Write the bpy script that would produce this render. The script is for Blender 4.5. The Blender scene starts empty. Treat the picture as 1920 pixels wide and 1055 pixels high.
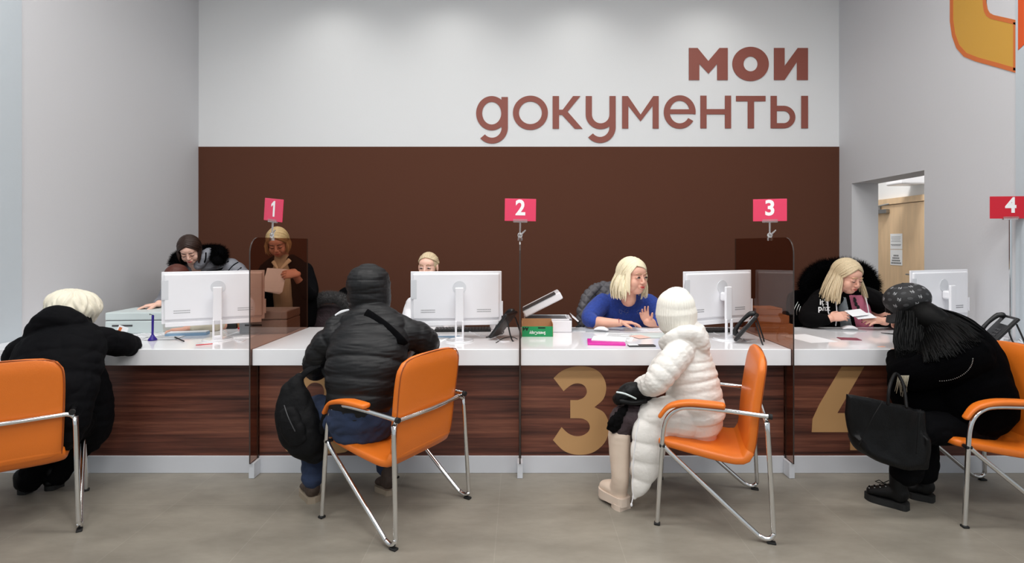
import bpy, bmesh, math, random
from mathutils import Vector, Matrix, noise, Euler
random.seed(7)
SC = bpy.context.scene
COL = SC.collection
F, CX, CY, H = 980.0, 975.0, 458.0, 1.44     # focal length and vanishing point in frame pixels, eye height

# ------------------------------------------------------------------ camera, world, lights, exposure
cam_d = bpy.data.cameras.new('camera')
cam = bpy.data.objects.new('camera', cam_d); COL.objects.link(cam)
cam.location = (0, 0, H); cam.rotation_euler = (math.radians(90), 0, 0)
cam_d.sensor_width = 36.0; cam_d.lens = F/1920*36.0
cam_d.shift_x = (960-CX)/1920.0; cam_d.shift_y = -(527.5-CY)/1920.0
cam_d.clip_end = 60; cam_d.clip_start = 0.05
SC.camera = cam
w = bpy.data.worlds.new('daylight'); SC.world = w; w.use_nodes = True
w.node_tree.nodes['Background'].inputs[0].default_value = (0.86, 0.93, 1.0, 1)
w.node_tree.nodes['Background'].inputs[1].default_value = 0.85
SC.view_settings.view_transform = 'Standard'; SC.view_settings.look = 'None'
SC.view_settings.gamma = 1.0; SC.view_settings.use_curve_mapping = False
SC.view_settings.exposure = -0.42
try: SC.cycles.max_bounces = 8; SC.cycles.transparent_max_bounces = 12; SC.cycles.use_denoising = True
except Exception: pass
PANELS = [(-2.2, 2.6), (0.0, 2.6), (2.2, 2.6), (-2.2, 0.2), (0.0, 0.2), (2.2, 0.2), (-1.1, -2.4), (1.1, -2.4)]
PANEL_POWER = [52, 60, 52, 52, 52, 52, 60, 60]
SPOTS = [(-1.95, 4.95), (-0.72, 4.95), (0.6, 4.95), (1.95, 4.95)]
def area_light(x, y, z, sx, sy, p):
    l = bpy.data.lights.new('panel_light', 'AREA'); l.shape = 'RECTANGLE'; l.size = sx; l.size_y = sy; l.energy = p
    l.color = (1.0, 0.985, 0.965)
    o = bpy.data.objects.new('panel_light', l); COL.objects.link(o); o.location = (x, y, z)
for (x, y), p in zip(PANELS, PANEL_POWER): area_light(x, y, 4.32, 1.2, 0.6, p)
for x, y in SPOTS:
    l = bpy.data.lights.new('downlight_light', 'SPOT'); l.energy = 46; l.spot_size = math.radians(125); l.spot_blend = 1.0
    l.shadow_soft_size = 0.06; l.color = (1.0, 0.98, 0.93)
    o = bpy.data.objects.new('downlight_light', l); COL.objects.link(o); o.location = (x, y, 4.33)

# ------------------------------------------------------------------ helpers
def P(px, py, Y): return Vector(((px-CX)*Y/F, Y, H-(py-CY)*Y/F))
ZC = 0.795
def C(px, py, dz=0.0):                    # a point of the worktop seen at this pixel
    Y = F*(H-ZC)/(py-CY); p = P(px, py, Y); p.z = ZC+dz; return p
def FL(px, py): Y = F*H/(py-CY); p = P(px, py, Y); p.z = 0; return p
def lin(c):
    c = c/255.0
    return c/12.92 if c <= 0.04045 else ((c+0.055)/1.055)**2.4
def S(r, g, b): return (lin(r), lin(g), lin(b), 1)

def mat(name, col, rough=0.6, metal=0.0, bump=None, var=None, coat=0.0, sheen=0.0, spec=0.5, trans=0.0):
    """bump=(scale, strength, (sx,sy,sz)); var=(scale, amount, (sx,sy,sz)) mottles the colour"""
    m = bpy.data.materials.new(name); m.use_nodes = True; nt = m.node_tree; b = nt.nodes['Principled BSDF']
    b.inputs['Base Color'].default_value = col; b.inputs['Roughness'].default_value = rough
    b.inputs['Metallic'].default_value = metal; b.inputs['Coat Weight'].default_value = coat
    b.inputs['Sheen Weight'].default_value = sheen; b.inputs['Specular IOR Level'].default_value = spec
    b.inputs['Transmission Weight'].default_value = trans
    def coords(sc):
        tc = nt.nodes.new('ShaderNodeTexCoord'); mp = nt.nodes.new('ShaderNodeMapping')
        mp.inputs['Scale'].default_value = sc; nt.links.new(tc.outputs['Object'], mp.inputs['Vector']); return mp
    if bump:
        mp = coords(bump[2] if len(bump) > 2 else (1, 1, 1)); n = nt.nodes.new('ShaderNodeTexNoise')
        n.inputs['Scale'].default_value = bump[0]; n.inputs['Detail'].default_value = 4
        nt.links.new(mp.outputs[0], n.inputs['Vector'])
        bp = nt.nodes.new('ShaderNodeBump'); bp.inputs['Strength'].default_value = bump[1]; bp.inputs['Distance'].default_value = 0.01
        nt.links.new(n.outputs['Fac'], bp.inputs['Height']); nt.links.new(bp.outputs[0], b.inputs['Normal'])
    if var:
        mp = coords(var[2] if len(var) > 2 else (1, 1, 1)); n = nt.nodes.new('ShaderNodeTexNoise')
        n.inputs['Scale'].default_value = var[0]; n.inputs['Detail'].default_value = 5
        nt.links.new(mp.outputs[0], n.inputs['Vector'])
        r = nt.nodes.new('ShaderNodeValToRGB'); a = var[1]
        r.color_ramp.elements[0].position = 0.3; r.color_ramp.elements[1].position = 0.7
        r.color_ramp.elements[0].color = tuple(max(0, c*(1-a)) for c in col[:3])+(1,)
        r.color_ramp.elements[1].color = tuple(min(1, c*(1+a)) for c in col[:3])+(1,)
        nt.links.new(n.outputs['Fac'], r.inputs['Fac']); nt.links.new(r.outputs['Color'], b.inputs['Base Color'])
    return m

def tag(o, label=None, cat=None, group=None, kind=None):
    if label: o['label'] = label
    if cat: o['category'] = cat
    if group: o['group'] = group
    if kind: o['kind'] = kind
    return o
def wm(o):
    m = Matrix.Identity(4)
    while o is not None: m = o.matrix_basis @ m; o = o.parent
    return m
def thing(name, label, cat, loc=(0, 0, 0), rz=0.0, group=None):
    o = bpy.data.objects.new(name, None); COL.objects.link(o); o.location = loc; o.rotation_euler = (0, 0, rz)
    o.empty_display_size = 0.05
    return tag(o, label, cat, group)
def obj(name, src, m, parent=None, world=True, smooth=False, origin=None):
    """src: bmesh or mesh; world=True: coordinates are world ones and are moved into the parent's space"""
    if isinstance(src, bmesh.types.BMesh):
        bmesh.ops.recalc_face_normals(src, faces=src.faces)
        me = bpy.data.meshes.new(name); src.to_mesh(me); src.free()
    else: me = src; me.name = name
    me.materials.clear()
    for mm in (m if isinstance(m, (list, tuple)) else [m]): me.materials.append(mm)
    if smooth:
        for p in me.polygons: p.use_smooth = True
    o = bpy.data.objects.new(name, me); COL.objects.link(o)
    if parent is not None:
        o.parent = parent
        if world: me.transform(wm(parent).inverted())
    if parent is None or origin is not None:
        co = origin
        if co is None and len(me.vertices):
            xs = [v.co for v in me.vertices]
            co = Vector(((min(v.x for v in xs)+max(v.x for v in xs))/2, (min(v.y for v in xs)+max(v.y for v in xs))/2, min(v.z for v in xs)))
        if co is not None:
            co = Vector(co); me.transform(Matrix.Translation(-co)); o.location = co
    return o
def sharp(o, ang=35):
    me = o.data
    bm = bmesh.new(); bm.from_mesh(me)
    for e in bm.edges:
        if len(e.link_faces) == 2 and e.calc_face_angle(0) > math.radians(ang): e.smooth = False
    for f in bm.faces: f.smooth = True
    bm.to_mesh(me); bm.free(); return o
def dup(root, loc, rz, label=None, group=None):
    r = root.copy(); COL.objects.link(r); r.location = loc; r.rotation_euler = (0, 0, rz)
    if label: r['label'] = label
    if group: r['group'] = group
    for ch in list(root.children):
        c = ch.copy(); COL.objects.link(c); c.parent = r
        for g in ch.children:
            d = g.copy(); COL.objects.link(d); d.parent = c
    return r

def box(bm, c, s, M=None, bev=0.0, seg=2):
    """box with centre c and full sizes s, optionally through matrix M, with bevelled edges"""
    t = bmesh.new(); bmesh.ops.create_cube(t, size=1.0)
    bmesh.ops.scale(t, vec=s, verts=t.verts)
    if bev > 0:
        bmesh.ops.bevel(t, geom=t.edges[:], offset=min(bev, min(s)*0.49), segments=seg, profile=0.5, affect='EDGES')
    bmesh.ops.translate(t, vec=c, verts=t.verts)
    if M is not None: bmesh.ops.transform(t, matrix=M, verts=t.verts)
    merge(bm, t)
def merge(bm, t):
    vm = {v: bm.verts.new(v.co) for v in t.verts}
    for f in t.faces:
        try:
            nf = bm.faces.new([vm[v] for v in f.verts]); nf.material_index = f.material_index
        except ValueError: pass
    t.free()
def B(): return bmesh.new()
def ell(bm, c, r, M=None, u=24, v=16):
    t = bmesh.new(); bmesh.ops.create_uvsphere(t, u_segments=u, v_segments=v, radius=1.0)
    m = Matrix.Translation(Vector(c)) @ Matrix.Diagonal((r[0], r[1], r[2], 1))
    if M is not None: m = M @ m
    bmesh.ops.transform(t, matrix=m, verts=t.verts); merge(bm, t)
def cyl(bm, p0, p1, r, r2=None, n=16):
    tube(bm, [p0, p1], [r, r if r2 is None else r2], n=n, cap='flat', raw=True)
def spline(pts, step):
    """Catmull-Rom through tuples (Vector, a, b)"""
    out = []
    n = len(pts)
    for i in range(n-1):
        p0, p1, p2, p3 = pts[max(i-1, 0)], pts[i], pts[i+1], pts[min(i+2, n-1)]
        k = max(1, int((p2[0]-p1[0]).length/step))
        for j in range(k):
            t = j/k
            def cr(a, b, c, d): return 0.5*((2*b)+(c-a)*t+(2*a-5*b+4*c-d)*t*t+(3*b-a-3*c+d)*t**3)
            out.append((cr(p0[0], p1[0], p2[0], p3[0]), max(1e-4, cr(p0[1], p1[1], p2[1], p3[1])), max(1e-4, cr(p0[2], p1[2], p2[2], p3[2]))))
    out.append(pts[-1]); return out
def loft(bm, pts, side=None, n=20, step=0.012, ex=2.0, quilt=None, cap='round', raw=False, phase=0.0):
    """closed tube through pts = [(Vector, a, b)...]; a lies along `side`, b across it; quilt=(pitch, depth)"""
    sp = list(pts) if raw else spline(pts, step)
    P_ = [q[0] for q in sp]; L = [0.0]
    for i in range(1, len(P_)): L.append(L[-1]+(P_[i]-P_[i-1]).length)
    sd = Vector(side) if side is not None else None
    rings = []; prevS = None
    def ring(c, T, Sv, a, b):
        Bv = T.cross(Sv).normalized(); r = []
        for k in range(n):
            th = 2*math.pi*k/n; cs, sn = math.cos(th), math.sin(th)
            x = math.copysign(abs(cs)**(2/ex), cs)*a; y = math.copysign(abs(sn)**(2/ex), sn)*b
            r.append(bm.verts.new(c+Sv*x+Bv*y))
        return r
    N = len(P_)
    for i in range(N):
        T = (P_[min(i+1, N-1)]-P_[max(i-1, 0)])
        if T.length < 1e-9: T = Vector((0, 0, 1))
        T.normalize()
        ref = sd if sd is not None else (prevS if prevS is not None else (Vector((1, 0, 0)) if abs(T.x) < 0.8 else Vector((0, 0, 1))))
        Sv = ref-T*ref.dot(T)
        if Sv.length < 1e-6: Sv = T.orthogonal()
        Sv.normalize(); prevS = Sv
        a, b = sp[i][1], sp[i][2]
        if quilt:
            q = abs(math.sin(math.pi*(L[i]/quilt[0]+phase)))**0.42
            d = quilt[1]*(q-1.0); a = max(0.004, a+d); b = max(0.004, b+d)
        if i == 0 and cap == 'round':
            rb = min(a, b)
            bv = bm.verts.new(P_[0]-T*rb); pole0 = bv
            for s_ in (0.97, 0.8, 0.45):
                rings.append(ring(P_[0]-T*rb*s_, T, Sv, a*math.sqrt(1-s_*s_), b*math.sqrt(1-s_*s_)))
        rings.append(ring(P_[i], T, Sv, a, b))
        if i == N-1 and cap == 'round':
            rb = min(a, b)
            for s_ in (0.45, 0.8, 0.97):
                rings.append(ring(P_[i]+T*rb*s_, T, Sv, a*math.sqrt(1-s_*s_), b*math.sqrt(1-s_*s_)))
            pole1 = bm.verts.new(P_[i]+T*rb)
    for r0, r1 in zip(rings[:-1], rings[1:]):
        for k in range(n): bm.faces.new((r0[k], r0[(k+1) % n], r1[(k+1) % n], r1[k]))
    if cap == 'round':
        for k in range(n):
            bm.faces.new((pole0, rings[0][(k+1) % n], rings[0][k])); bm.faces.new((pole1, rings[-1][k], rings[-1][(k+1) % n]))
    elif cap == 'flat':
        bm.faces.new(list(reversed(rings[0]))); bm.faces.new(rings[-1])
def tube(bm, pts, r, n=10, step=0.015, cap='round', raw=False):
    if not isinstance(r, (list, tuple)): r = [r]*len(pts)
    loft(bm, [(Vector(p), a, a) for p, a in zip(pts, r)], n=n, step=step, cap=cap, raw=raw)
def voxel(bm, size=0.006, smooth=2, disp=None):
    """join overlapping closed shapes into one continuous surface"""
    bmesh.ops.recalc_face_normals(bm, faces=bm.faces)
    me = bpy.data.meshes.new('t'); bm.to_mesh(me); bm.free()
    o = bpy.data.objects.new('t', me); COL.objects.link(o)
    m = o.modifiers.new('r', 'REMESH'); m.mode = 'VOXEL'; m.voxel_size = size; m.adaptivity = 0
    if smooth:
        s = o.modifiers.new('s', 'SMOOTH'); s.factor = 0.5; s.iterations = smooth
    dg = bpy.context.evaluated_depsgraph_get(); dg.update()
    new = bpy.data.meshes.new_from_object(o.evaluated_get(dg))
    bpy.data.objects.remove(o); bpy.data.meshes.remove(me)
    if disp:
        ds = [disp(v.co.copy(), v.normal.copy()) for v in new.vertices]
        ns = [v.normal.copy() for v in new.vertices]
        for v, d, nn in zip(new.vertices, ds, ns): v.co += nn*d
    return new
def folds(amp, sx, sy, sz, seed=0.0):
    """cloth creases: ridged noise, stretched by the three scales"""
    def f(co, nn):
        p = Vector((co.x*sx+seed, co.y*sy, co.z*sz))
        a = noise.noise(p); b = noise.noise(p*2.3+Vector((5, 3, 1)))
        return -amp*(1-abs(a)*2.2)*0.7 + amp*0.5*b
    return f
def prism(bm, pts2, M, depth):
    """filled outline (x,y) extruded to z in 0..depth through matrix M"""
    t = bmesh.new(); vs = [t.verts.new((p[0], p[1], 0)) for p in pts2]
    es = [t.edges.new((vs[i], vs[(i+1) % len(vs)])) for i in range(len(vs))]
    bmesh.ops.triangle_fill(t, use_beauty=True, use_dissolve=False, edges=es)
    r = bmesh.ops.extrude_face_region(t, geom=t.faces[:])
    bmesh.ops.translate(t, vec=(0, 0, depth), verts=[g for g in r['geom'] if isinstance(g, bmesh.types.BMVert)])
    bmesh.ops.transform(t, matrix=M, verts=t.verts); merge(bm, t)
def smooth_path(segs, k=6):
    """closed outline out of open smooth runs that meet at corners"""
    out = []
    for s in segs:
        if len(s) < 3: out += [Vector((p[0], p[1], 0)) for p in s]; continue
        q = [(Vector((p[0], p[1], 0)), 1, 1) for p in s]; n = len(q)
        for i in range(n-1):
            p0, p1, p2, p3 = q[max(i-1, 0)][0], q[i][0], q[i+1][0], q[min(i+2, n-1)][0]
            for j in range(k):
                t = j/k; out.append(0.5*((2*p1)+(p2-p0)*t+(2*p0-5*p1+4*p2-p3)*t*t+(3*p1-p0-3*p2+p3)*t**3))
        out.append(q[-1][0])
    res = []
    for p in out:
        if not res or (p-res[-1]).length > 1e-6: res.append(p)
    if (res[0]-res[-1]).length < 1e-6: res.pop()
    return [(p.x, p.y) for p in res]
def frame(origin, right, up):
    r = Vector(right).normalized(); u = Vector(up).normalized(); nrm = r.cross(u)
    m = Matrix.Identity(4)
    for i in range(3): m[i][0] = r[i]; m[i][1] = u[i]; m[i][2] = nrm[i]; m[i][3] = origin[i]
    return m
def text_bm(s, size, M, depth=0.001, bold=0.0, sx=1.0, align='CENTER', lh=1.0):
    cu = bpy.data.curves.new('t', 'FONT'); cu.body = s; cu.size = size; cu.extrude = depth/2; cu.offset = bold*size
    cu.align_x = align; cu.align_y = 'CENTER'; cu.space_line = lh; cu.resolution_u = 4
    o = bpy.data.objects.new('t', cu); COL.objects.link(o)
    dg = bpy.context.evaluated_depsgraph_get(); dg.update()
    me = bpy.data.meshes.new_from_object(o.evaluated_get(dg))
    bpy.data.objects.remove(o); bpy.data.curves.remove(cu)
    bm = bmesh.new(); bm.from_mesh(me); bpy.data.meshes.remove(me)
    bmesh.ops.scale(bm, vec=(sx, 1, 1), verts=bm.verts)
    bmesh.ops.transform(bm, matrix=M @ Matrix.Translation((0, 0, depth/2)), verts=bm.verts); return bm

# ------------------------------------------------------------------ materials
M_ = {}
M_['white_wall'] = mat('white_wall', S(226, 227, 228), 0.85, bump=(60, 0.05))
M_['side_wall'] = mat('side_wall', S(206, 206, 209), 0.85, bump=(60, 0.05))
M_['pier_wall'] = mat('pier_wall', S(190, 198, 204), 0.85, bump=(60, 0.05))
M_['brown_wall'] = mat('brown_wall', S(88, 54, 40), 0.9, bump=(60, 0.05), spec=0.2)
M_['ceiling'] = mat('ceiling', S(225, 225, 225), 0.9)
M_['logo'] = mat('logo', S(140, 76, 64), 0.6)
M_['gold'] = mat('gold', S(198, 154, 104), 0.5)
M_['counter'] = mat('counter', S(246, 246, 249), 0.12, coat=0.3, bump=(3, 0.01))
M_['plinth'] = mat('plinth', S(214, 217, 223), 0.35)
M_['chrome'] = mat('chrome', S(225, 225, 225), 0.12, metal=1.0)
M_['steel'] = mat('steel', S(150, 150, 150), 0.35, metal=1.0)
M_['orange'] = mat('orange', S(222, 114, 28), 0.42, bump=(220, 0.10), coat=0.08)
M_['seam'] = mat('seam', S(150, 70, 20), 0.5)
M_['black_plastic'] = mat('black_plastic', S(24, 24, 25), 0.4)
M_['rubber'] = mat('rubber', S(18, 18, 18), 0.7)
M_['white_plastic'] = mat('white_plastic', S(236, 236, 240), 0.3)
M_['grey_plastic'] = mat('grey_plastic', S(176, 180, 184), 0.4)
M_['mid_grey'] = mat('mid_grey', S(120, 122, 125), 0.4)
M_['dark_grey'] = mat('dark_grey', S(62, 62, 64), 0.4)
M_['pale_green'] = mat('pale_green', S(205, 216, 216), 0.4)
M_['paper'] = mat('paper', S(238, 240, 243), 0.8)
M_['print'] = mat('print', S(120, 122, 126), 0.8)
M_['pink'] = mat('pink', S(228, 60, 98), 0.35)
M_['red'] = mat('red', S(205, 22, 45), 0.35)
M_['digit'] = mat('digit', S(245, 245, 245), 0.5)
M_['magenta'] = mat('magenta', S(214, 40, 160), 0.35)
M_['green'] = mat('green', S(16, 145, 84), 0.5)
M_['kraft'] = mat('kraft', S(188, 140, 98), 0.8, var=(9, 0.06))
M_['purple'] = mat('purple', S(52, 34, 140), 0.35)
M_['maroon'] = mat('maroon', S(130, 52, 72), 0.5)
M_['sky_blue'] = mat('sky_blue', S(150, 185, 215), 0.6)
M_['screen'] = mat('screen', S(14, 15, 18), 0.1)
M_['ink'] = mat('ink', S(14, 14, 16), 0.8)
M_['birch'] = mat('birch', S(216, 186, 150), 0.45, var=(3.0, 0.07, (6, 6, 0.7)), bump=(40, 0.05, (6, 6, 0.5)))
M_['clear'] = mat('clear', (0.95, 0.96, 0.97, 1), 0.08, trans=0.85)
def wood_mat():
    m = bpy.data.materials.new('walnut_laminate'); m.use_nodes = True; nt = m.node_tree; b = nt.nodes['Principled BSDF']
    tc = nt.nodes.new('ShaderNodeTexCoord')
    def nz(sc, vec, det=6):
        mp = nt.nodes.new('ShaderNodeMapping'); mp.inputs['Scale'].default_value = vec
        nt.links.new(tc.outputs['Object'], mp.inputs['Vector']); n = nt.nodes.new('ShaderNodeTexNoise')
        n.inputs['Scale'].default_value = sc; n.inputs['Detail'].default_value = det; n.inputs['Roughness'].default_value = 0.62
        nt.links.new(mp.outputs[0], n.inputs['Vector']); return n
    a = nz(1.0, (0.75, 1, 34)); c = nz(1.0, (0.5, 1, 11), 2); f = nz(1.0, (7, 1, 500), 3)
    mx = nt.nodes.new('ShaderNodeMath'); mx.operation = 'MULTIPLY_ADD'; mx.inputs[1].default_value = 0.5
    nt.links.new(c.outputs['Fac'], mx.inputs[0])
    m2 = nt.nodes.new('ShaderNodeMath'); m2.operation = 'MULTIPLY'; m2.inputs[1].default_value = 0.5
    nt.links.new(a.outputs['Fac'], m2.inputs[0]); nt.links.new(m2.outputs[0], mx.inputs[2])
    r = nt.nodes.new('ShaderNodeValToRGB'); e = r.color_ramp.elements
    e[0].position = 0.38; e[0].color = S(54, 26, 20); e[1].position = 0.62; e[1].color = S(150, 94, 72)
    x = r.color_ramp.elements.new(0.5); x.color = S(112, 64, 50)
    nt.links.new(mx.outputs[0], r.inputs['Fac'])
    mm = nt.nodes.new('ShaderNodeMixRGB'); mm.blend_type = 'MULTIPLY'; mm.inputs['Fac'].default_value = 0.35
    fr = nt.nodes.new('ShaderNodeValToRGB'); fr.color_ramp.elements[0].position = 0.35; fr.color_ramp.elements[1].position = 0.6
    nt.links.new(f.outputs['Fac'], fr.inputs['Fac']); nt.links.new(r.outputs['Color'], mm.inputs['Color1']); nt.links.new(fr.outputs['Color'], mm.inputs['Color2'])
    nt.links.new(mm.outputs[0], b.inputs['Base Color']); b.inputs['Roughness'].default_value = 0.42
    return m
M_['walnut'] = wood_mat()
def floor_mat():
    m = bpy.data.materials.new('stone_tile'); m.use_nodes = True; nt = m.node_tree; b = nt.nodes['Principled BSDF']
    tc = nt.nodes.new('ShaderNodeTexCoord')
    mp = nt.nodes.new('ShaderNodeMapping'); T = 0.6
    mp.inputs['Location'].default_value = (0.118, -2.796+0.6*6, 0)
    nt.links.new(tc.outputs['Object'], mp.inputs['Vector'])
    br = nt.nodes.new('ShaderNodeTexBrick'); br.offset = 0.0; br.inputs['Scale'].default_value = 1.0
    br.inputs['Brick Width'].default_value = T; br.inputs['Row Height'].default_value = T; br.inputs['Mortar Size'].default_value = 0.0022
    br.inputs['Mortar Smooth'].default_value = 0.3; br.inputs['Bias'].default_value = 0
    br.inputs['Color1'].default_value = S(141, 135, 124); br.inputs['Color2'].default_value = S(137, 131, 120); br.inputs['Mortar'].default_value = S(150, 144, 133)
    nt.links.new(mp.outputs[0], br.inputs['Vector'])
    n = nt.nodes.new('ShaderNodeTexNoise'); n.inputs['Scale'].default_value = 2.6; n.inputs['Detail'].default_value = 9; n.inputs['Roughness'].default_value = 0.62
    mp2 = nt.nodes.new('ShaderNodeMapping'); mp2.inputs['Rotation'].default_value = (0, 0, 0.6); mp2.inputs['Scale'].default_value = (1, 2.4, 1)
    nt.links.new(tc.outputs['Object'], mp2.inputs['Vector']); nt.links.new(mp2.outputs[0], n.inputs['Vector'])
    r = nt.nodes.new('ShaderNodeValToRGB'); r.color_ramp.elements[0].position = 0.3; r.color_ramp.elements[1].position = 0.7
    r.color_ramp.elements[0].color = (0.74, 0.735, 0.73, 1); r.color_ramp.elements[1].color = (1.1, 1.1, 1.1, 1)
    nt.links.new(n.outputs['Fac'], r.inputs['Fac'])
    mx = nt.nodes.new('ShaderNodeMixRGB'); mx.blend_type = 'MULTIPLY'; mx.inputs['Fac'].default_value = 1
    nt.links.new(br.outputs['Color'], mx.inputs['Color1']); nt.links.new(r.outputs['Color'], mx.inputs['Color2'])
    nt.links.new(mx.outputs[0], b.inputs['Base Color']); b.inputs['Roughness'].default_value = 0.38
    bp = nt.nodes.new('ShaderNodeBump'); bp.inputs['Strength'].default_value = 0.08; nt.links.new(n.outputs['Fac'], bp.inputs['Height']); nt.links.new(bp.outputs[0], b.inputs['Normal'])
    return m
M_['floor'] = floor_mat()
def tint_mat():
    m = bpy.data.materials.new('bronze_acrylic'); m.use_nodes = True; nt = m.node_tree
    nt.nodes.remove(nt.nodes['Principled BSDF']); out = nt.nodes['Material Output']
    t = nt.nodes.new('ShaderNodeBsdfTransparent'); t.inputs[0].default_value = (0.66, 0.50, 0.42, 1)
    g = nt.nodes.new('ShaderNodeBsdfGlossy'); g.inputs[0].default_value = (0.9, 0.9, 0.9, 1); g.inputs['Roughness'].default_value = 0.02
    lw = nt.nodes.new('ShaderNodeLayerWeight'); lw.inputs['Blend'].default_value = 0.12
    fr = nt.nodes.new('ShaderNodeMath'); fr.operation = 'MULTIPLY'; fr.inputs[1].default_value = 0.55; nt.links.new(lw.outputs['Facing'], fr.inputs[0])
    mx = nt.nodes.new('ShaderNodeMixShader'); nt.links.new(fr.outputs[0], mx.inputs['Fac']); nt.links.new(t.outputs[0], mx.inputs[1]); nt.links.new(g.outputs[0], mx.inputs[2])
    nt.links.new(mx.outputs[0], out.inputs['Surface']); return m
M_['tint'] = tint_mat()
M_['tint_edge'] = mat('tint_edge', S(62, 52, 48), 0.25)
def emit(name, col, st):
    m = bpy.data.materials.new(name); m.use_nodes = True; b = m.node_tree.nodes['Principled BSDF']
    b.inputs['Emission Color'].default_value = col; b.inputs['Emission Strength'].default_value = st; return m
M_['lamp'] = emit('lamp', (1, 0.98, 0.95, 1), 3.0)
def wall_mat_note(): pass

# ------------------------------------------------------------------ the room
XL, XR, YB, YC = -3.40, 3.376, 5.53, 3.555    # left wall, right wall, back wall, depth where the side piers begin
HC = 4.4; YF = -5.0
def st(name, bm, m): o = obj(name, bm, m); o['kind'] = 'structure'; return o
def sb(name, lo, hi, m):
    bm = B(); c = [(a+b)/2 for a, b in zip(lo, hi)]; s = [b-a for a, b in zip(lo, hi)]; box(bm, c, s); return st(name, bm, m)
sb('floor', (-9, YF, -0.1), (9, 10.0, 0), M_['floor']).location.z += 0
sb('ceiling', (-4.5, YF, HC), (7.0, 10.0, HC+0.1), M_['ceiling'])
ZB = H-(275-CY)*YB/F                          # top of the brown field
sb('wall_back', (XL-0.3, YB, ZB), (XR+0.35, YB+0.2, HC), M_['white_wall'])
sb('wall_back_brown', (XL-0.3, YB-0.004, 0), (XR+0.35, YB+0.2, ZB), M_['brown_wall'])
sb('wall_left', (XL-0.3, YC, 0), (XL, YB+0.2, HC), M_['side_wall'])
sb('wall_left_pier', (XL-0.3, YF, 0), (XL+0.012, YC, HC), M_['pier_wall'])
YD0, YD1, ZD = XR*F/(1733-CX), XR*F/(1597-CX), H+(458-319)*(XR*F/(1733-CX))/F
bm = B()
def wb(lo, hi): box(bm, [(a+b)/2 for a, b in zip(lo, hi)], [b-a for a, b in zip(lo, hi)])
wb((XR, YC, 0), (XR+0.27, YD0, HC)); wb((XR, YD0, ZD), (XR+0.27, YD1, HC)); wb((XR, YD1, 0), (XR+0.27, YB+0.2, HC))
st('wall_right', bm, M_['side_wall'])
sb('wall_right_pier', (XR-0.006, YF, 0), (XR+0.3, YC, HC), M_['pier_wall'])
XK = 5.48                                     # corridor behind the doorway
sb('wall_corridor_side', (XK, 3.6, 0), (XK+0.1, 10, HC), M_['white_wall'])
sb('wall_corridor_end', (XR+0.27, 9.9, 0), (XK, 10, HC), M_['white_wall'])
sb('wall_corridor_front', (XR+0.3, 3.5, 0), (XK, 3.6, HC), M_['white_wall'])
sb('wall_corridor_near', (XR+0.35, YB+0.2, 0), (XR+0.27+0.15, 10, HC), M_['white_wall'])
l = bpy.data.lights.new('corridor_light', 'AREA'); l.size = 0.6; l.energy = 110; l.color = (1, 0.97, 0.93)
o = bpy.data.objects.new('corridor_light', l); COL.objects.link(o); o.location = (4.5, 6.6, 4.3)
# corridor door: leaf, frame, closer, handle, notices
yd0 = XK*F/(1733-CX)-0.06; yd1 = XK*F/(1646-CX)+0.16; zt = H+(458-387)*8.0/F
dr = B(); box(dr, (XK-0.02, (yd0+yd1)/2, zt/2), (0.04, yd1-yd0, zt), bev=0.003)
door = obj('door_1', dr, M_['birch']); door['kind'] = 'structure'
bm = B()
box(bm, (XK-0.03, (yd0+yd1)/2, zt+0.05), (0.06, yd1-yd0+0.16, 0.085)); box(bm, (XK-0.03, yd0-0.045, zt/2), (0.06, 0.07, zt)); box(bm, (XK-0.03, yd1+0.045, zt/2), (0.06, 0.07, zt))
obj('door_frame', bm, M_['birch'], door)
bm = B(); yc = XK*F/(1662-CX); box(bm, (XK-0.07, yc, zt-0.09), (0.06, 0.26, 0.06), bev=0.008); tube(bm, [(XK-0.11, yc+0.05, zt-0.06), (XK-0.2, yc-0.02, zt-0.03), (XK-0.1, yc-0.18, zt+0.01)], 0.012)
cyl(bm, (XK-0.07, yc+0.05, zt-0.12), (XK-0.07, yc+0.05, zt-0.0), 0.022)
obj('door_closer', bm, M_['steel'], door, smooth=False)
bm = B(); yh = XK*F/(1726-CX); zh = H-(515-CY)*yh/F; tube(bm, [(XK-0.04, yh, zh), (XK-0.09, yh, zh), (XK-0.1, yh+0.03, zh), (XK-0.1, yh+0.13, zh)], 0.011)
box(bm, (XK-0.045, yh, zh-0.02), (0.012, 0.04, 0.16), bev=0.003)
obj('door_handle', bm, M_['steel'], door)
def notice(y0, y1, label, rows):
    yy = XK*F/(1686-CX); z0, z1 = H-(y1-CY)*yy/F, H-(y0-CY)*yy/F
    bm = B(); box(bm, (XK-0.043, yy, (z0+z1)/2), (0.003, 0.24, z1-z0), bev=0.001)
    o = obj('notice_sheet', bm, M_['paper']); tag(o, label, 'notice'); bm = B(); rn = random.Random(5)
    for (zf, half, th) in rows:               # blurred rows of print, unreadable at this distance
        y = -half
        while y < half:
            w_ = rn.uniform(.012, .03); box(bm, (XK-0.0452, yy+y+w_/2, z0+(z1-z0)*zf), (0.0006, w_*.8, th)); y += w_
    obj('printed_rows', bm, M_['print'], o)['kind'] = 'stuff'; return o
notice(438, 467, 'small-print white notice taped on the birch door, upper of two', [(.8, .09, .006), (.7, .09, .006), (.6, .08, .006), (.5, .09, .006), (.3, .1, .01), (.24, .09, .008)])
notice(468, 497, 'white notice with four bold print rows on the birch door, lower of two', [(.62, .05, .022), (.46, .065, .022), (.30, .08, .022), (.14, .1, .024)])
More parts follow.
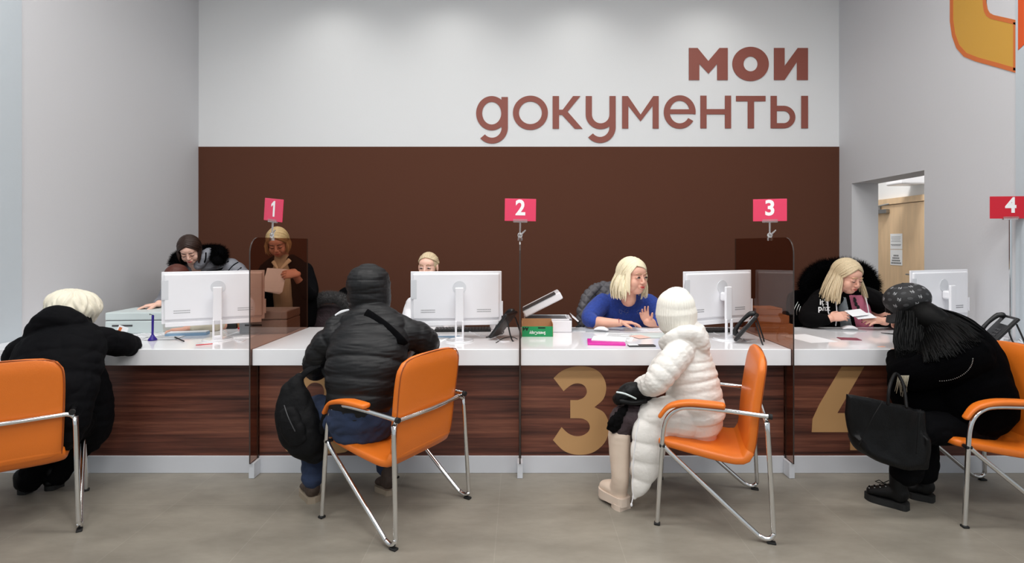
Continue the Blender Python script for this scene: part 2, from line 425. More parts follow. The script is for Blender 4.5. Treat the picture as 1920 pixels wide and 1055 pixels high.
# a small white wall lamp box above the door
bm = B(); yy = 6.7; box(bm, (XK-0.2, XK*F/(1726-CX), H+(458-336)*7.0/F), (0.35, 0.3, 0.12), bev=0.02); tag(obj('air_conditioner', bm, M_['white_plastic']), 'white box unit on the corridor wall above the birch door', 'wall unit')

# ceiling lamps
for x, y in PANELS:
    t = thing('ceiling_lamp', 'square-edged white LED panel set under the hall ceiling', 'ceiling lamp', (x, y, 4.34), 0, 'LED panels on the ceiling')
    bm = B()
    for sx, sy, w_, d_ in ((0, 0.32, 1.28, 0.04), (0, -0.32, 1.28, 0.04), (0.62, 0, 0.04, 0.6), (-0.62, 0, 0.04, 0.6)): box(bm, (sx, sy, 0.03), (w_, d_, 0.06))
    obj('lamp_frame', bm, M_['white_plastic'], t, world=False)
    bm = B(); box(bm, (0, 0, 0.04), (1.2, 0.6, 0.02)); obj('diffuser', bm, M_['lamp'], t, world=False)
for x, y in SPOTS:
    t = thing('downlight', 'round white downlight on the ceiling close to the back wall', 'ceiling lamp', (x, y, 4.34), 0, 'downlights along the back wall')
    bm = B(); cyl(bm, (0, 0, 0.0), (0, 0, 0.06), 0.09, n=24); obj('housing', bm, M_['white_plastic'], t, world=False)
    for o_ in t.children: o_.location.z += 0.0

# ------------------------------------------------------------------ wall lettering (vinyl, 3 mm)
def lx(x, y):                                  # lettering sheet units to wall metres
    return ((860+x/2.743-CX)*YB/F, H-(60+y/2.743-CY)*YB/F)
ML = frame((0, YB-0.0042, 0), (1, 0, 0), (0, 0, 1))
def lpoly(bm, pts): prism(bm, [lx(*p) for p in pts], ML, 0.003)
def lring(bm, cx, cy, ox, oy, ix, iy, a0=0, a1=360, k=48):
    n = max(6, int(k*abs(a1-a0)/360)); full = abs(a1-a0) >= 360
    def pt(rx, ry, a): return lx(cx+rx*math.cos(math.radians(a)), cy+ry*math.sin(math.radians(a)))
    vo = []; vi = []
    for i in range(n+(0 if full else 1)):
        a = a0+(a1-a0)*i/n
        for lst, rx, ry in ((vo, ox, oy), (vi, ix, iy)):
            x, z = pt(rx, ry, a); lst.append([bm.verts.new(ML @ Vector((x, z, d))) for d in (0, 0.003)])
    m = len(vo)
    for i in range(m if full else m-1):
        j = (i+1) % m
        for q in ((vo[i][1], vo[j][1], vi[j][1], vi[i][1]), (vo[i][0], vi[i][0], vi[j][0], vo[j][0]), (vo[i][0], vo[j][0], vo[j][1], vo[i][1]), (vi[i][0], vi[i][1], vi[j][1], vi[j][0])): bm.faces.new(q)
def R_(x0, x1, y0, y1): return [(x0, y0), (x1, y0), (x1, y1), (x0, y1)]
t1 = thing('wall_lettering', 'bold brown word МОИ on the white back wall', 'lettering', (lx(1490, 250)[0], YB, lx(0, 250)[1]))
def letter(root, *ops):
    bm = B()
    for i_, (k_, a) in enumerate(ops):
        t = B()
        if k_ == 'p': lpoly(t, a)
        else: lring(t, *a)
        bmesh.ops.recalc_face_normals(t, faces=t.faces); bmesh.ops.translate(t, vec=(0, -0.0004*i_, 0), verts=t.verts); merge(bm, t)
    obj('letter', bm, M_['logo'], root)
letter(t1, ('p', [(1183, 83), (1228, 83), (1283, 150), (1340, 83), (1383, 83), (1383, 248), (1328, 248), (1328, 165), (1284, 215), (1237, 165), (1237, 248), (1183, 248)]))
letter(t1, ('r', (1500, 165, 94, 88, 36, 38)))
letter(t1, ('p', [(1620, 83), (1675, 83), (1675, 175), (1742, 83), (1795, 83), (1795, 248), (1738, 248), (1738, 155), (1675, 248), (1620, 248)]))
t2 = thing('wall_lettering', 'thin brown word документы on the white wall just above the brown field', 'lettering', (lx(940, 497)[0], YB, lx(0, 497)[1]))
letter(t2, ('r', (170, 418, 80, 88, 49, 58)), ('p', R_(220, 253, 335, 492)), ('r', (172, 492, 81, 82, 49, 52, 0, 138)))
letter(t2, ('r', (369, 416, 90, 88, 59, 58)))
letter(t2, ('p', R_(483, 516, 330, 498)), ('p', [(515, 400), (535, 400), (588, 330), (626, 330), (560, 410), (637, 498), (597, 498), (532, 427), (515, 427)]))
letter(t2, ('p', R_(653, 685, 330, 425)), ('r', (730, 424, 77, 76, 45, 46, 0, 180)), ('p', R_(775, 807, 330, 490)), ('r', (727, 489, 80, 82, 48, 51, 0, 140)))
letter(t2, ('p', [(840, 330), (870, 330), (935, 425), (1000, 330), (1028, 330), (1028, 497), (997, 497), (997, 380), (935, 460), (872, 380), (872, 497), (840, 497)]))
letter(t2, ('r', (1136, 412, 82, 86, 51, 58, 32, 368)), ('p', R_(1078, 1217, 398, 422)))
letter(t2, ('p', R_(1242, 1274, 328, 496)), ('p', R_(1368, 1400, 328, 496)), ('p', R_(1273, 1369, 397, 424)))
letter(t2, ('p', R_(1425, 1577, 329, 357)), ('p', R_(1485, 1518, 356, 496)))
letter(t2, ('p', R_(1603, 1635, 329, 496)), ('r', (1670, 438, 60, 58, 32, 31, -90, 90)), ('p', R_(1634, 1671, 380, 407)), ('p', R_(1634, 1671, 469, 496)), ('p', R_(1760, 1795, 329, 496)))
# emblem on the right wall: a rounded amber band with an orange outline
def rw(px, py):
    Y = XR*F/(px-CX); return Vector((XR, Y, H-(py-CY)*Y/F))
outer = [(1782, -240), (1782, -60), (1782, 40), (1786, 68), (1794, 90), (1808, 106), (1830, 115), (1870, 126), (1907.5, 137)]
inner = [(1850, -220), (1850, -60), (1850, 5), (1852, 17), (1856, 24), (1863, 28), (1872, 30), (1890, 34), (1907.5, 38)]
em = thing('wall_emblem', 'amber band emblem with orange outline high on the right wall', 'emblem', rw(1860, 137))
def strip(bm, A, Bq, off):
    A = [rw(*p) for p in A]; Bq = [rw(*p) for p in Bq]
    f0 = [bm.verts.new(p-Vector((off, 0, 0))) for p in A]; g0 = [bm.verts.new(p-Vector((off, 0, 0))) for p in Bq]
    f1 = [bm.verts.new(p) for p in A]; g1 = [bm.verts.new(p) for p in Bq]
    for i in range(len(A)-1):
        bm.faces.new((f0[i], f0[i+1], g0[i+1], g0[i])); bm.faces.new((f0[i], f1[i], f1[i+1], f0[i+1])); bm.faces.new((g0[i], g0[i+1], g1[i+1], g1[i])); bm.faces.new((f1[i], g1[i], g1[i+1], f1[i+1]))
def mixp(A, Bq, t): return [(a[0]+(b[0]-a[0])*t, a[1]+(b[1]-a[1])*t) for a, b in zip(A, Bq)]
M_['amber'] = mat('amber', S(205, 155, 62), 0.55); M_['emb_orange'] = mat('emb_orange', S(205, 108, 52), 0.55); M_['deep_orange'] = mat('deep_orange', S(215, 84, 30), 0.55)
bm = B(); strip(bm, outer, inner, 0.0035); obj('band', bm, M_['amber'], em)
bm = B(); strip(bm, outer, mixp(outer, inner, 0.09), 0.005); strip(bm, mixp(outer, inner, 0.91), inner, 0.005)
strip(bm, [(1901, 42), (1901, 132)], [(1907.5, 42), (1907.5, 132)], 0.005)
obj('outline', bm, M_['emb_orange'], em)
# its orange neighbour on the pier
bm = B(); Xp = XR-0.006
def rp(px, py): Y = Xp*F/(px-CX); return Vector((Xp-0.003, Y, H-(py-CY)*Y/F))
ps = [rp(1909.5, 94), rp(1935, 70), rp(1935, -120), rp(1909.5, -120)]
f_ = bm.faces.new([bm.verts.new(p) for p in ps]); r_ = bmesh.ops.extrude_face_region(bm, geom=[f_]); bmesh.ops.translate(bm, vec=(0.003, 0, 0), verts=[g for g in r_['geom'] if isinstance(g, bmesh.types.BMVert)])
tag(obj('wall_emblem', bm, M_['deep_orange']), 'orange patch of the emblem at the top right edge of the hall', 'emblem')

# ------------------------------------------------------------------ service counter, one unit per station
YT, YK = 3.215, 4.08
def digit_outline(scale, ox, oy, Yp, pts):
    return [((ox+x/scale-CX)*Yp/F, H-(oy+y/scale-CY)*Yp/F) for x, y in pts]
D3 = smooth_path([[(208, 130), (240, 100), (280, 80), (335, 70), (395, 77), (440, 102), (466, 145), (471, 190), (455, 237), (412, 275)], [(412, 275), (458, 300), (482, 345), (485, 395), (465, 450), (420, 493), (370, 511), (310, 511), (255, 490), (205, 440)],
     [(248, 375), (280, 405), (315, 420), (350, 418), (380, 400), (390, 375), (380, 348), (355, 333), (330, 330)], [(292, 330), (292, 240)], [(330, 240), (358, 228), (374, 205), (370, 178), (350, 160), (320, 156), (290, 168), (258, 195)]])
D2 = smooth_path([[(175, 165), (215, 105), (300, 72), (380, 85), (425, 130), (432, 190), (400, 260), (262, 425)], [(447, 425), (447, 500), (168, 500), (168, 450)], [(168, 440), (290, 290), (330, 240), (342, 200), (330, 165), (300, 152), (270, 160), (240, 195)]])
D4 = [(262, 72), (375, 72), (240, 305), (305, 305), (305, 225), (395, 225), (395, 305), (440, 305), (440, 400), (395, 400), (395, 490), (305, 490), (305, 400), (112, 400), (116, 335), (150, 262)]
units = [(-3.385, -1.657, 'left end station behind the black-jacketed customer in the cream hat', None, 'white-topped walnut counter unit of the'),
         (-1.647, -0.005, '', (2.67, 480, 660, D2), ''), (0.005, 1.668, '', (2.67, 960, 660, D3), ''), (1.678, 3.365, '', (2.67, 1480, 660, D4), '')]
ulab = ['white and walnut counter unit without a number, between left wall and divider 1', 'white and walnut counter unit with gold 2 behind the hooded man', 'white and walnut counter unit with large gold 3', 'white and walnut counter unit with gold 4 at the right']
for (x0, x1, _, dg_, _), lab in zip(units, ulab):
    t = thing('counter_unit', lab, 'counter', ((x0+x1)/2, 3.3, 0), 0, 'units of the service counter')
    bm = B(); box(bm, ((x0+x1)/2, (YT+YK)/2, ZC-0.05), (x1-x0, YK-YT, 0.1), bev=0.003); obj('worktop', bm, M_['counter'], t)
    bm = B(); box(bm, ((x0+x1)/2, 3.313, 0.4), (x1-x0-0.004, 0.022, 0.592)); obj('front_panel', bm, M_['walnut'], t)
    bm = B(); box(bm, ((x0+x1)/2, 3.31, 0.0535), (x1-x0-0.004, 0.036, 0.107), bev=0.002); obj('plinth', bm, M_['plinth'], t)
    for xs in (x0+0.012, x1-0.012):
        bm = B(); box(bm, (xs, 3.7, 0.347), (0.022, 0.72, 0.694)); obj('side_panel', bm, M_['walnut'], t)
    if dg_:
        bm = B(); prism(bm, digit_outline(dg_[0], dg_[1], dg_[2], 3.3, dg_[3]), frame((0, 3.3018, 0), (1, 0, 0), (0, 0, 1)), 0.0025)
        obj('station_digit', bm, M_['gold'], t)

# ------------------------------------------------------------------ tinted dividers
def divider(x, lab):
    t = thing('divider_screen', lab, 'divider', (x, 3.3, 0), 0, 'bronze tinted dividers between stations')
    zt_, zb, y0, y1, r = 1.484, 0.097, 3.195, 4.06, 0.1
    out = [(y0, zb), (y0, zt_-r)] + [(y0+r-r*math.cos(a), zt_-r+r*math.sin(a)) for a in [math.pi/2*i/8 for i in range(1, 9)]] + [(y1, zt_), (y1, ZC+0.0), (y1, ZC-0.02), (3.29, ZC-0.02), (3.29, zb)]
    bm = B(); prism(bm, out, frame((x-0.004, 0, 0), (0, 1, 0), (0, 0, 1)), 0.008)
    o = obj('acrylic_sheet', bm, [M_['tint'], M_['tint_edge']], t)
    for p in o.data.polygons:
        if abs(p.normal.x) < 0.5: p.material_index = 1
    bm = B(); box(bm, (x, 3.2525, 0.0485), (0.034, 0.077, 0.095), bev=0.002); obj('foot', bm, M_['plinth'], t)
    return t
divider(-1.652, 'bronze acrylic divider standing under number sign 1')
divider(0.0, 'bronze acrylic divider seen edge-on under number sign 2')
divider(1.673, 'bronze acrylic divider standing under number sign 3')

def number_sign(dig, base, yaw, lean, lab, m, w_=0.208, h_=0.149, stem_h=0.105, pole=None):
    t = thing('number_sign', lab, 'number sign', base, yaw, 'numbered station signs')
    Ml = Matrix.Rotation(lean, 4, 'Y')
    if pole:
        bm = B(); cyl(bm, (0, 0, 0.008), (0, 0, pole), 0.0085, n=14); obj('pole', bm, M_['chrome'], t, world=False, smooth=False)
        bm = B(); cyl(bm, (0, 0, 0.0), (0, 0, 0.008), 0.035, n=24); obj('base', bm, M_['chrome'], t, world=False)
        z0 = pole
    else:
        bm = B(); ell(bm, (0, 0, 0.018), (0.017, 0.013, 0.018)); box(bm, (0.011, 0, -0.008), (0.008, 0.022, 0.02), bev=0.002); box(bm, (-0.011, 0, -0.008), (0.008, 0.022, 0.02), bev=0.002)
        obj('clamp', bm, M_['clear'], t, world=False, smooth=True)
        bm = B(); tube(bm, [(0.008, 0, 0.022), (0.02, 0, 0.035), (0.036, 0, 0.05)], [0.004, 0.005, 0.004]); obj('lever', bm, M_['clear'], t, world=False, smooth=True)
        z0 = 0.03
        bm = B(); cyl(bm, Ml @ Vector((0, 0, z0)), Ml @ Vector((0, 0, stem_h)), 0.005, 0.006, n=12); obj('stem', bm, M_['clear'], t, world=False)
        z0 = stem_h
    bm = B(); box(bm, (0, 0, z0+0.008), (0.095, 0.016, 0.022), M=Ml, bev=0.003); obj('clip', bm, M_['clear'], t, world=False)
    zc = z0+0.006+h_/2
    bm = B(); box(bm, (0, 0, zc), (w_, 0.005, h_), M=Ml, bev=0.0015); pl = obj('plate', bm, m, t, world=False)
    Mf = Ml @ frame((0, -0.0026, zc+0.008), (1, 0, 0), (0, 0, 1))
    if dig == '1':
        bm = B(); prism(bm, [(-.002, -.052), (.018, -.052), (.018, .052), (.004, .052), (-.024, .030), (-.024, .012), (-.002, .026)], Mf, 0.0008)
    else: bm = text_bm(dig, 0.14, Mf @ Matrix.Translation((0, 0.002, 0)), depth=0.0008, bold=0.03, sx=0.95)
    obj('digit', bm, M_['digit'], t, world=False)
    return t
number_sign('1', (-1.652, 3.48, 1.484), math.radians(-33), math.radians(6), 'pink number sign 1 turned sideways on the left divider', M_['pink'])
number_sign('2', (0.0, 3.48, 1.484), math.radians(3), math.radians(0.8), 'pink number sign 2 clipped on the middle divider', M_['pink'])
number_sign('3', (1.673, 3.50, 1.484), math.radians(-16), 0.0, 'pink number sign 3 clipped on the right divider', M_['pink'])
number_sign('4', (3.285, 3.50, ZC), math.radians(-6), 0.0, 'red number sign 4 on a chrome pole by the right wall', M_['red'], w_=0.255, h_=0.149, pole=0.812)

# ------------------------------------------------------------------ visitor chairs (chrome tube, orange leatherette)
def make_visitor_chair(lab, loc, rz):
    t = thing('visitor_chair', lab, 'chair', loc, rz, 'orange armchairs in front of the counter')
    seat = [((0, 0.262, 0.405), 0.20, 0.018), ((0, 0.25, 0.407), 0.225, 0.024), ((0, 0.15, 0.392), 0.232, 0.027), ((0, 0.0, 0.366), 0.232, 0.028), ((0, -0.12, 0.352), 0.23, 0.028), ((0, -0.17, 0.365), 0.228, 0.028), ((0, -0.188, 0.40), 0.225, 0.028)]
    bm = B(); loft(bm, [(Vector(p), a, b) for p, a, b in seat], side=(1, 0, 0), n=40, ex=4.5, step=0.02); obj('seat', bm, M_['orange'], t, world=False, smooth=True)
    back = [((0, -0.185, 0.385), 0.218, 0.026), ((0, -0.197, 0.45), 0.222, 0.028), ((0, -0.212, 0.6), 0.228, 0.030), ((0, -0.232, 0.75), 0.232, 0.028), ((0, -0.243, 0.82), 0.226, 0.026), ((0, -0.249, 0.855), 0.205, 0.022), ((0, -0.252, 0.872), 0.17, 0.014)]
    bm = B(); loft(bm, [(Vector(p), a, b) for p, a, b in back], side=(1, 0, 0), n=40, ex=4.5, step=0.02); bk = obj('backrest', bm, M_['orange'], t, world=False, smooth=True)
    bm = B(); pts = [Vector((-a*0.985, p[1]-b*0.62, p[2])) for p, a, b in back]; pts2 = [Vector((a*0.985, p[1]-b*0.62, p[2])) for p, a, b in reversed(back)]
    tube(bm, pts+[Vector((0, -0.264, 0.884))]+pts2, 0.0028, n=6); obj('piping', bm, M_['seam'], bk, world=False, smooth=True)
    R = 0.0115
    for s in (-1, 1):
        bm = B()
        tube(bm, [(s*.272, .262, 0.008), (s*.268, .25, .2), (s*.264, .238, .40), (s*.262, .228, .50), (s*.262, .205, .56), (s*.262, .16, .598), (s*.262, .10, .612), (s*.262, -.05, .612), (s*.262, -.262, .602)], R, n=14)
        obj('front_leg', bm, M_['chrome'], t, world=False, smooth=True)
        bm = B(); a = [((s*.262, .215, .600), .024, .010), ((s*.262, .175, .622), .028, .013), ((s*.262, .10, .637), .03, .014), ((s*.262, .0, .638), .03, .014), ((s*.262, -.055, .636), .028, .013)]
        a = [((s*.262, .248, .555), .020, .010)] + a
        loft(bm, [(Vector(p), q, r) for p, q, r in a], side=(1, 0, 0), n=20, ex=3.2, step=0.012); obj('armrest', bm, M_['orange'], t, world=False, smooth=True)
        bm = B(); cyl(bm, (s*.262, -.262, .602), (s*.262, -.280, .601), 0.0135, n=16); obj('end_cap', bm, M_['rubber'], t, world=False)
        bm = B(); box(bm, (s*.273, .262, 0.006), (0.03, 0.03, 0.012), bev=0.004); obj('foot_pad', bm, M_['rubber'], t, world=False)
        bm = B(); box(bm, (s*.29, -.272, 0.005), (0.026, 0.04, 0.01), bev=0.003); obj('foot_pad', bm, M_['rubber'], t, world=False)
        bm = B(); box(bm, (s*.258, .236, .405), (0.034, 0.03, 0.018), bev=0.005); tube(bm, [(s*.258, .236, .405), (s*.16, .225, .392), (s*.1, .2, .375)], 0.009); obj('seat_bracket', bm, M_['black_plastic'], t, world=False)
    bm = B()
    half = [(.262, .225, .40), (.268, .17, .35), (.285, -.17, .065), (.290, -.225, .026), (.291, -.262, .021), (.290, -.282, .045), (.286, -.28, .10), (.275, -.258, .53), (.268, -.254, .572), (.245, -.25, .588), (.20, -.252, .59)]
    tube(bm, half+[(0, -.262, .59)]+[(-x, y, z) for x, y, z in reversed(half)], R, n=14, step=0.012)
    obj('rear_frame', bm, M_['chrome'], t, world=False, smooth=True)
    return t
vc = make_visitor_chair('orange chrome armchair under the hooded man, turned towards the left', (-.68, 2.855, 0), math.radians(149-90))
dup(vc, (1.036, 2.875, 0), math.radians(163-90), 'orange chrome armchair under the child in the white puffer coat, seen from the side')
dup(vc, (-2.611, 2.687, 0), math.radians(125-90), 'orange chrome armchair at the left edge seen from behind its backrest')
dup(vc, (2.54, 2.92, 0), math.radians(177-90), 'orange chrome armchair at the right edge under the woman in black')

# ------------------------------------------------------------------ all-in-one computers
M_['pale_grey'] = mat('pale_grey', S(212, 214, 218), 0.4)
def make_monitor(lab, X, Y, yaw, group=None):
    """back of the screen faces -y; origin on the worktop below the panel"""
    t = thing('desktop_computer', lab, 'computer', (X, Y, ZC), yaw, 'white all-in-one computers on the counter')
    W, Hh, z0 = 0.612, 0.345, 0.118
    bm = B(); box(bm, (0, 0, z0+Hh/2), (W, 0.012, Hh), bev=0.003); box(bm, (0, -0.008, z0+Hh/2+0.005), (W-0.03, 0.02, Hh-0.04), bev=0.008)
    box(bm, (0, -0.004, z0-0.006), (W-0.04, 0.018, 0.03), bev=0.004)
    obj('case', bm, M_['white_plastic'], t, world=False)
    bm = B(); box(bm, (0, 0.0068, z0+Hh/2), (W-0.012, 0.002, Hh-0.012)); obj('screen', bm, M_['screen'], t, world=False)
    bm = B()
    for sx in (-0.19, 0.185):
        for r in (0, 1):
            for i in range(18): box(bm, (sx-0.045+i*0.0053, -0.0183, z0+0.085-r*0.014), (0.0028, 0.001, 0.006))
    obj('vent_slots', bm, M_['mid_grey'], t, world=False)['kind'] = 'stuff'
    bm = B()
    for z_, w_ in ((z0+0.27, 0.05), (z0+0.19, 0.05)): pass
    box(bm, (-0.285, -0.0175, z0+0.225), (0.04, 0.002, 0.13), bev=0.0008); box(bm, (-0.287, -0.0185, z0+0.225), (0.030, 0.002, 0.118))
    obj('port_recess', bm, M_['pale_grey'], t, world=False)
    bm = B(); box(bm, (W/2+0.004, -0.006, z0+0.09), (0.010, 0.014, 0.10), bev=0.002); obj('side_key', bm, M_['white_plastic'], t, world=False)
    bm = B(); cyl(bm, (0.02, -0.017, z0+0.235), (0.02, -0.021, z0+0.235), 0.045, n=32); obj('speaker_grille', bm, M_['pale_grey'], t, world=False)
    sd = thing_part('stand', t)
    bm = B(); box(bm, (0.02, -0.045, z0+0.17), (0.055, 0.05, 0.06), bev=0.012)
    box(bm, (0.02, -0.072, z0+0.125), (0.056, 0.018, 0.23), bev=0.006)
    box(bm, (-0.003, -0.078, 0.07), (0.013, 0.018, 0.135), bev=0.004); box(bm, (0.043, -0.078, 0.07), (0.013, 0.018, 0.135), bev=0.004); box(bm, (0.02, -0.078, 0.02), (0.05, 0.02, 0.024), bev=0.004)
    obj('column', bm, M_['white_plastic'], sd, world=False)
    bm = B(); loft(bm, [(Vector((0.02, -0.06, 0.0005)), 0.095, 0.095), (Vector((0.02, -0.06, 0.006)), 0.094, 0.094), (Vector((0.02, -0.06, 0.0085)), 0.087, 0.087)], side=(1, 0, 0), n=40, cap='flat', raw=True)
    obj('base', bm, M_['base_clear'], sd, world=False)
    return t
def thing_part(name, parent):
    o = bpy.data.objects.new(name, None); COL.objects.link(o); o.parent = parent; o.empty_display_size = 0.02; return o
M_['base_clear'] = mat('base_clear', S(232, 234, 238), 0.08, coat=0.5)
mn = make_monitor('white all-in-one computer left of divider 1', -2.092, 3.585, math.radians(26))
dup(mn, (-.431, 3.55, ZC), math.radians(6), 'white all-in-one computer nearest the middle divider, the hooded man before it')
dup(mn, (1.372, 3.62, ZC), math.radians(24), 'white all-in-one computer behind the cream beanie at station 3')
dup(mn, (3.0, 3.74, ZC), math.radians(20), 'white all-in-one computer by the right wall, behind the woman in the patterned cap')

# ------------------------------------------------------------------ small desk things
def slab(name, lab, cat, px, py, w_, d_, h_, rz, m, dz=0.0, bev=0.0006, group=None, extra=None):
    p = C(px, py); M = Matrix.Translation((p.x, p.y, ZC+dz+h_/2)) @ Matrix.Rotation(math.radians(rz), 4, 'Z')
    bm = B(); box(bm, (0, 0, 0), (w_, d_, h_), M=M, bev=min(bev, h_*0.4)); o = obj(name, bm, m)
    tag(o, lab, cat, group); return o, M
def lines(parent, M, w_, d_, h_, n, m=None, x0=0.1, x1=0.9, y0=0.12, y1=0.85):
    bm = B()
    for i in range(n):
        y = d_/2-d_*(y0+(y1-y0)*i/max(1, n-1)); xe = x1 if i % 4 != 3 else x0+(x1-x0)*0.55
        box(bm, (w_*((x0+xe)/2-0.5), y, h_/2+0.0003), (w_*(xe-x0), d_*0.012+0.001, 0.0003), M=M)
    obj('printed_lines', bm, m or M_['print'], parent)['kind'] = 'stuff'
def paper(px, py, rz, lab, dz=0.0, w_=0.21, d_=0.297, m='paper', n=12, group=None, h_=0.0012):
    o, M = slab('paper_sheet', lab, 'paper', px, py, w_, d_, h_, rz, M_[m], dz, group=group)
    if n: lines(o, M, w_, d_, h_, n)
    return o
def scanner(lab, X, Y, rz, w_, d_, h_, mb, mt, glass=True):
    t = thing('printer', lab, 'printer', (X, Y, ZC), math.radians(rz))
    bm = B(); box(bm, (0, 0, h_*0.30), (w_, d_, h_*0.60), bev=0.008); obj('body', bm, mb, t, world=False)
    bm = B(); box(bm, (0, 0, h_*0.62), (w_-0.012, d_-0.012, h_*0.05)); obj('gap', bm, M_['mid_grey'], t, world=False)
    bm = B(); box(bm, (0, 0, h_*0.81), (w_, d_, h_*0.36), bev=0.008); obj('lid', bm, mt, t, world=False)
    bm = B(); box(bm, (-w_*0.2, -d_/2-0.001, h_*0.38), (w_*0.35, 0.004, 0.012), bev=0.001); obj('paper_slot', bm, M_['dark_grey'], t, world=False)
    return t
scanner('pale grey printer on the counter beside the left wall', -2.80, 3.94, 4, 0.40, 0.33, 0.155, M_['pale_green'], M_['pale_green'])
scanner('grey printer seen through divider 1', -1.86, 3.90, 3, 0.34, 0.26, 0.165, M_['grey_plastic'], M_['grey_plastic'])
# open flatbed scanner at station 3
t = thing('flatbed_scanner', 'flatbed scanner with its lid raised beside the middle divider', 'scanner', (0.205, 3.95, ZC))
bm = B(); box(bm, (0, 0, 0.045), (0.35, 0.25, 0.09), bev=0.008); box(bm, (0, -0.115, 0.094), (0.35, 0.02, 0.01), bev=0.002); box(bm, (0, 0.115, 0.094), (0.35, 0.02, 0.01), bev=0.002); box(bm, (0.165, 0, 0.094), (0.02, 0.25, 0.01), bev=0.002)
obj('body', bm, M_['white_plastic'], t, world=False)
bm = B(); box(bm, (-0.01, 0, 0.0925), (0.31, 0.21, 0.004)); obj('glass', bm, M_['mid_grey'], t, world=False)
ML_ = Matrix.Translation((-0.165, 0, 0.10)) @ Matrix.Rotation(math.radians(-27), 4, 'Y')
bm = B(); box(bm, (0.16, 0, 0.035), (0.31, 0.25, 0.055), M=ML_, bev=0.010); obj('lid', bm, M_['white_plastic'], t, world=False)
bm = B(); box(bm, (0.145, -0.05, 0.064), (0.27, 0.16, 0.004), M=ML_); obj('lid_tray', bm, M_['dark_grey'], t, world=False)
bm = B(); box(bm, (0.215, -0.05, 0.115), (0.09, 0.012, 0.012), M=Matrix.Rotation(0.0, 4, 'Y'), bev=0.002); 
Mt = Matrix.Translation((0.20, -0.12, 0.10)) @ Matrix.Rotation(math.radians(40), 4, 'Y'); 
bm.free(); bm = B(); box(bm, (0.0, 0.0, 0.0), (0.06, 0.012, 0.01), M=Mt, bev=0.002); box(bm, (0, 0.09, 0), (0.06, 0.17, 0.004), M=Mt)
obj('control_flap', bm, M_['white_plastic'], t, world=False)
# green copy-paper box, upside-down brand lettering as in the place
t = thing('paper_box', 'green and brown copy paper box lid standing beside the middle divider', 'box', (0.122, 3.735, ZC))
bm = B(); W, D, Hb = 0.215, 0.16, 0.105
box(bm, (0, -D/2, 0.036), (W, 0.004, 0.072)); obj('green_side', bm, M_['green'], t, world=False)
bm = B(); box(bm, (0, 0, 0.003), (W, D, 0.004)); box(bm, (0, D/2, Hb/2), (W, 0.004, Hb)); box(bm, (W/2, 0, 0.045), (0.004, D, 0.09)); box(bm, (-W/2, 0, 0.045), (0.004, D, 0.09)); obj('card_wall', bm, M_['kraft'], t, world=False)
bm = text_bm('SvetoCopy', 0.030, frame((0.122+0.0, 3.735-D/2-0.0022, ZC+0.026), (-1, 0, 0), (0, 0, -1)), depth=0.0006, bold=0.02, sx=0.85); obj('brand_text', bm, M_['digit'], t)
bm = text_bm('A4', 0.034, frame((0.122-0.083, 3.735-D/2-0.0022, ZC+0.056), (-1, 0, 0), (0, 0, -1)), depth=0.0006, bold=0.04); obj('size_text', bm, M_['ink'], t)
bm = B(); box(bm, (0.03, -D/2-0.0025, 0.062), (0.05, 0.001, 0.008)); obj('size_mark', bm, M_['ink'], t, world=False)

# desk telephones
def make_phone(lab, X, Y, yaw, rest=True):
    t = thing('desk_telephone', lab, 'telephone', (X, Y, ZC), yaw, 'black desk telephones')
    A = Matrix.Translation((0, 0, 0.098)) @ Matrix.Rotation(math.radians(52), 4, 'X')
    bm = B(); box(bm, (0, 0, 0), (0.19, 0.21, 0.022), M=A, bev=0.007); obj('body', bm, M_['black_plastic'], t, world=False)
    bm = B()
    for i in range(3):
        for j in range(4): box(bm, (0.0+i*0.024, -0.075+j*0.022, 0.013), (0.016, 0.012, 0.005), M=A, bev=0.0015)
    k = obj('keypad', bm, M_['dark_grey'], t, world=False); k['kind'] = 'stuff'
    bm = B(); box(bm, (0.025, 0.06, 0.012), (0.10, 0.05, 0.003), M=A, bev=0.001); obj('display', bm, M_['grey_plastic'], t, world=False)
    bm = B(); tube(bm, [A @ Vector(p) for p in [(-0.065, -0.09, 0.022), (-0.067, -0.075, 0.038), (-0.068, 0.0, 0.046), (-0.067, 0.075, 0.038), (-0.065, 0.09, 0.022)]], [0.019, 0.016, 0.012, 0.016, 0.019], n=14); obj('handset', bm, M_['black_plastic'], t, world=False, smooth=True)
    bm = B(); tube(bm, [(0.07, 0.06, 0.14), (0.075, 0.10, 0.006), (-0.075, 0.10, 0.006), (-0.07, 0.06, 0.14)], 0.005); obj('prop_stand', bm, M_['black_plastic'], t, world=False, smooth=True)
    bm = B(); tube(bm, [(-0.10, -0.04, 0.03), (-0.14, -0.07, 0.006), (-0.10, -0.12, 0.005), (-0.04, -0.10, 0.005), (0.02, -0.12, 0.005)], 0.0035, n=8); obj('cord', bm, M_['black_plastic'], t, world=False, smooth=True)
    return t
ph = make_phone('black desk telephone on a prop stand left of the middle divider', -.115, 3.58, math.radians(-112))
dup(ph, (1.50, 3.46, ZC), math.radians(-118), 'black desk telephone behind the computer at station 3')
dup(ph, (3.10, 3.38, ZC), math.radians(-112), 'black desk telephone at the right wall behind the woman in black')

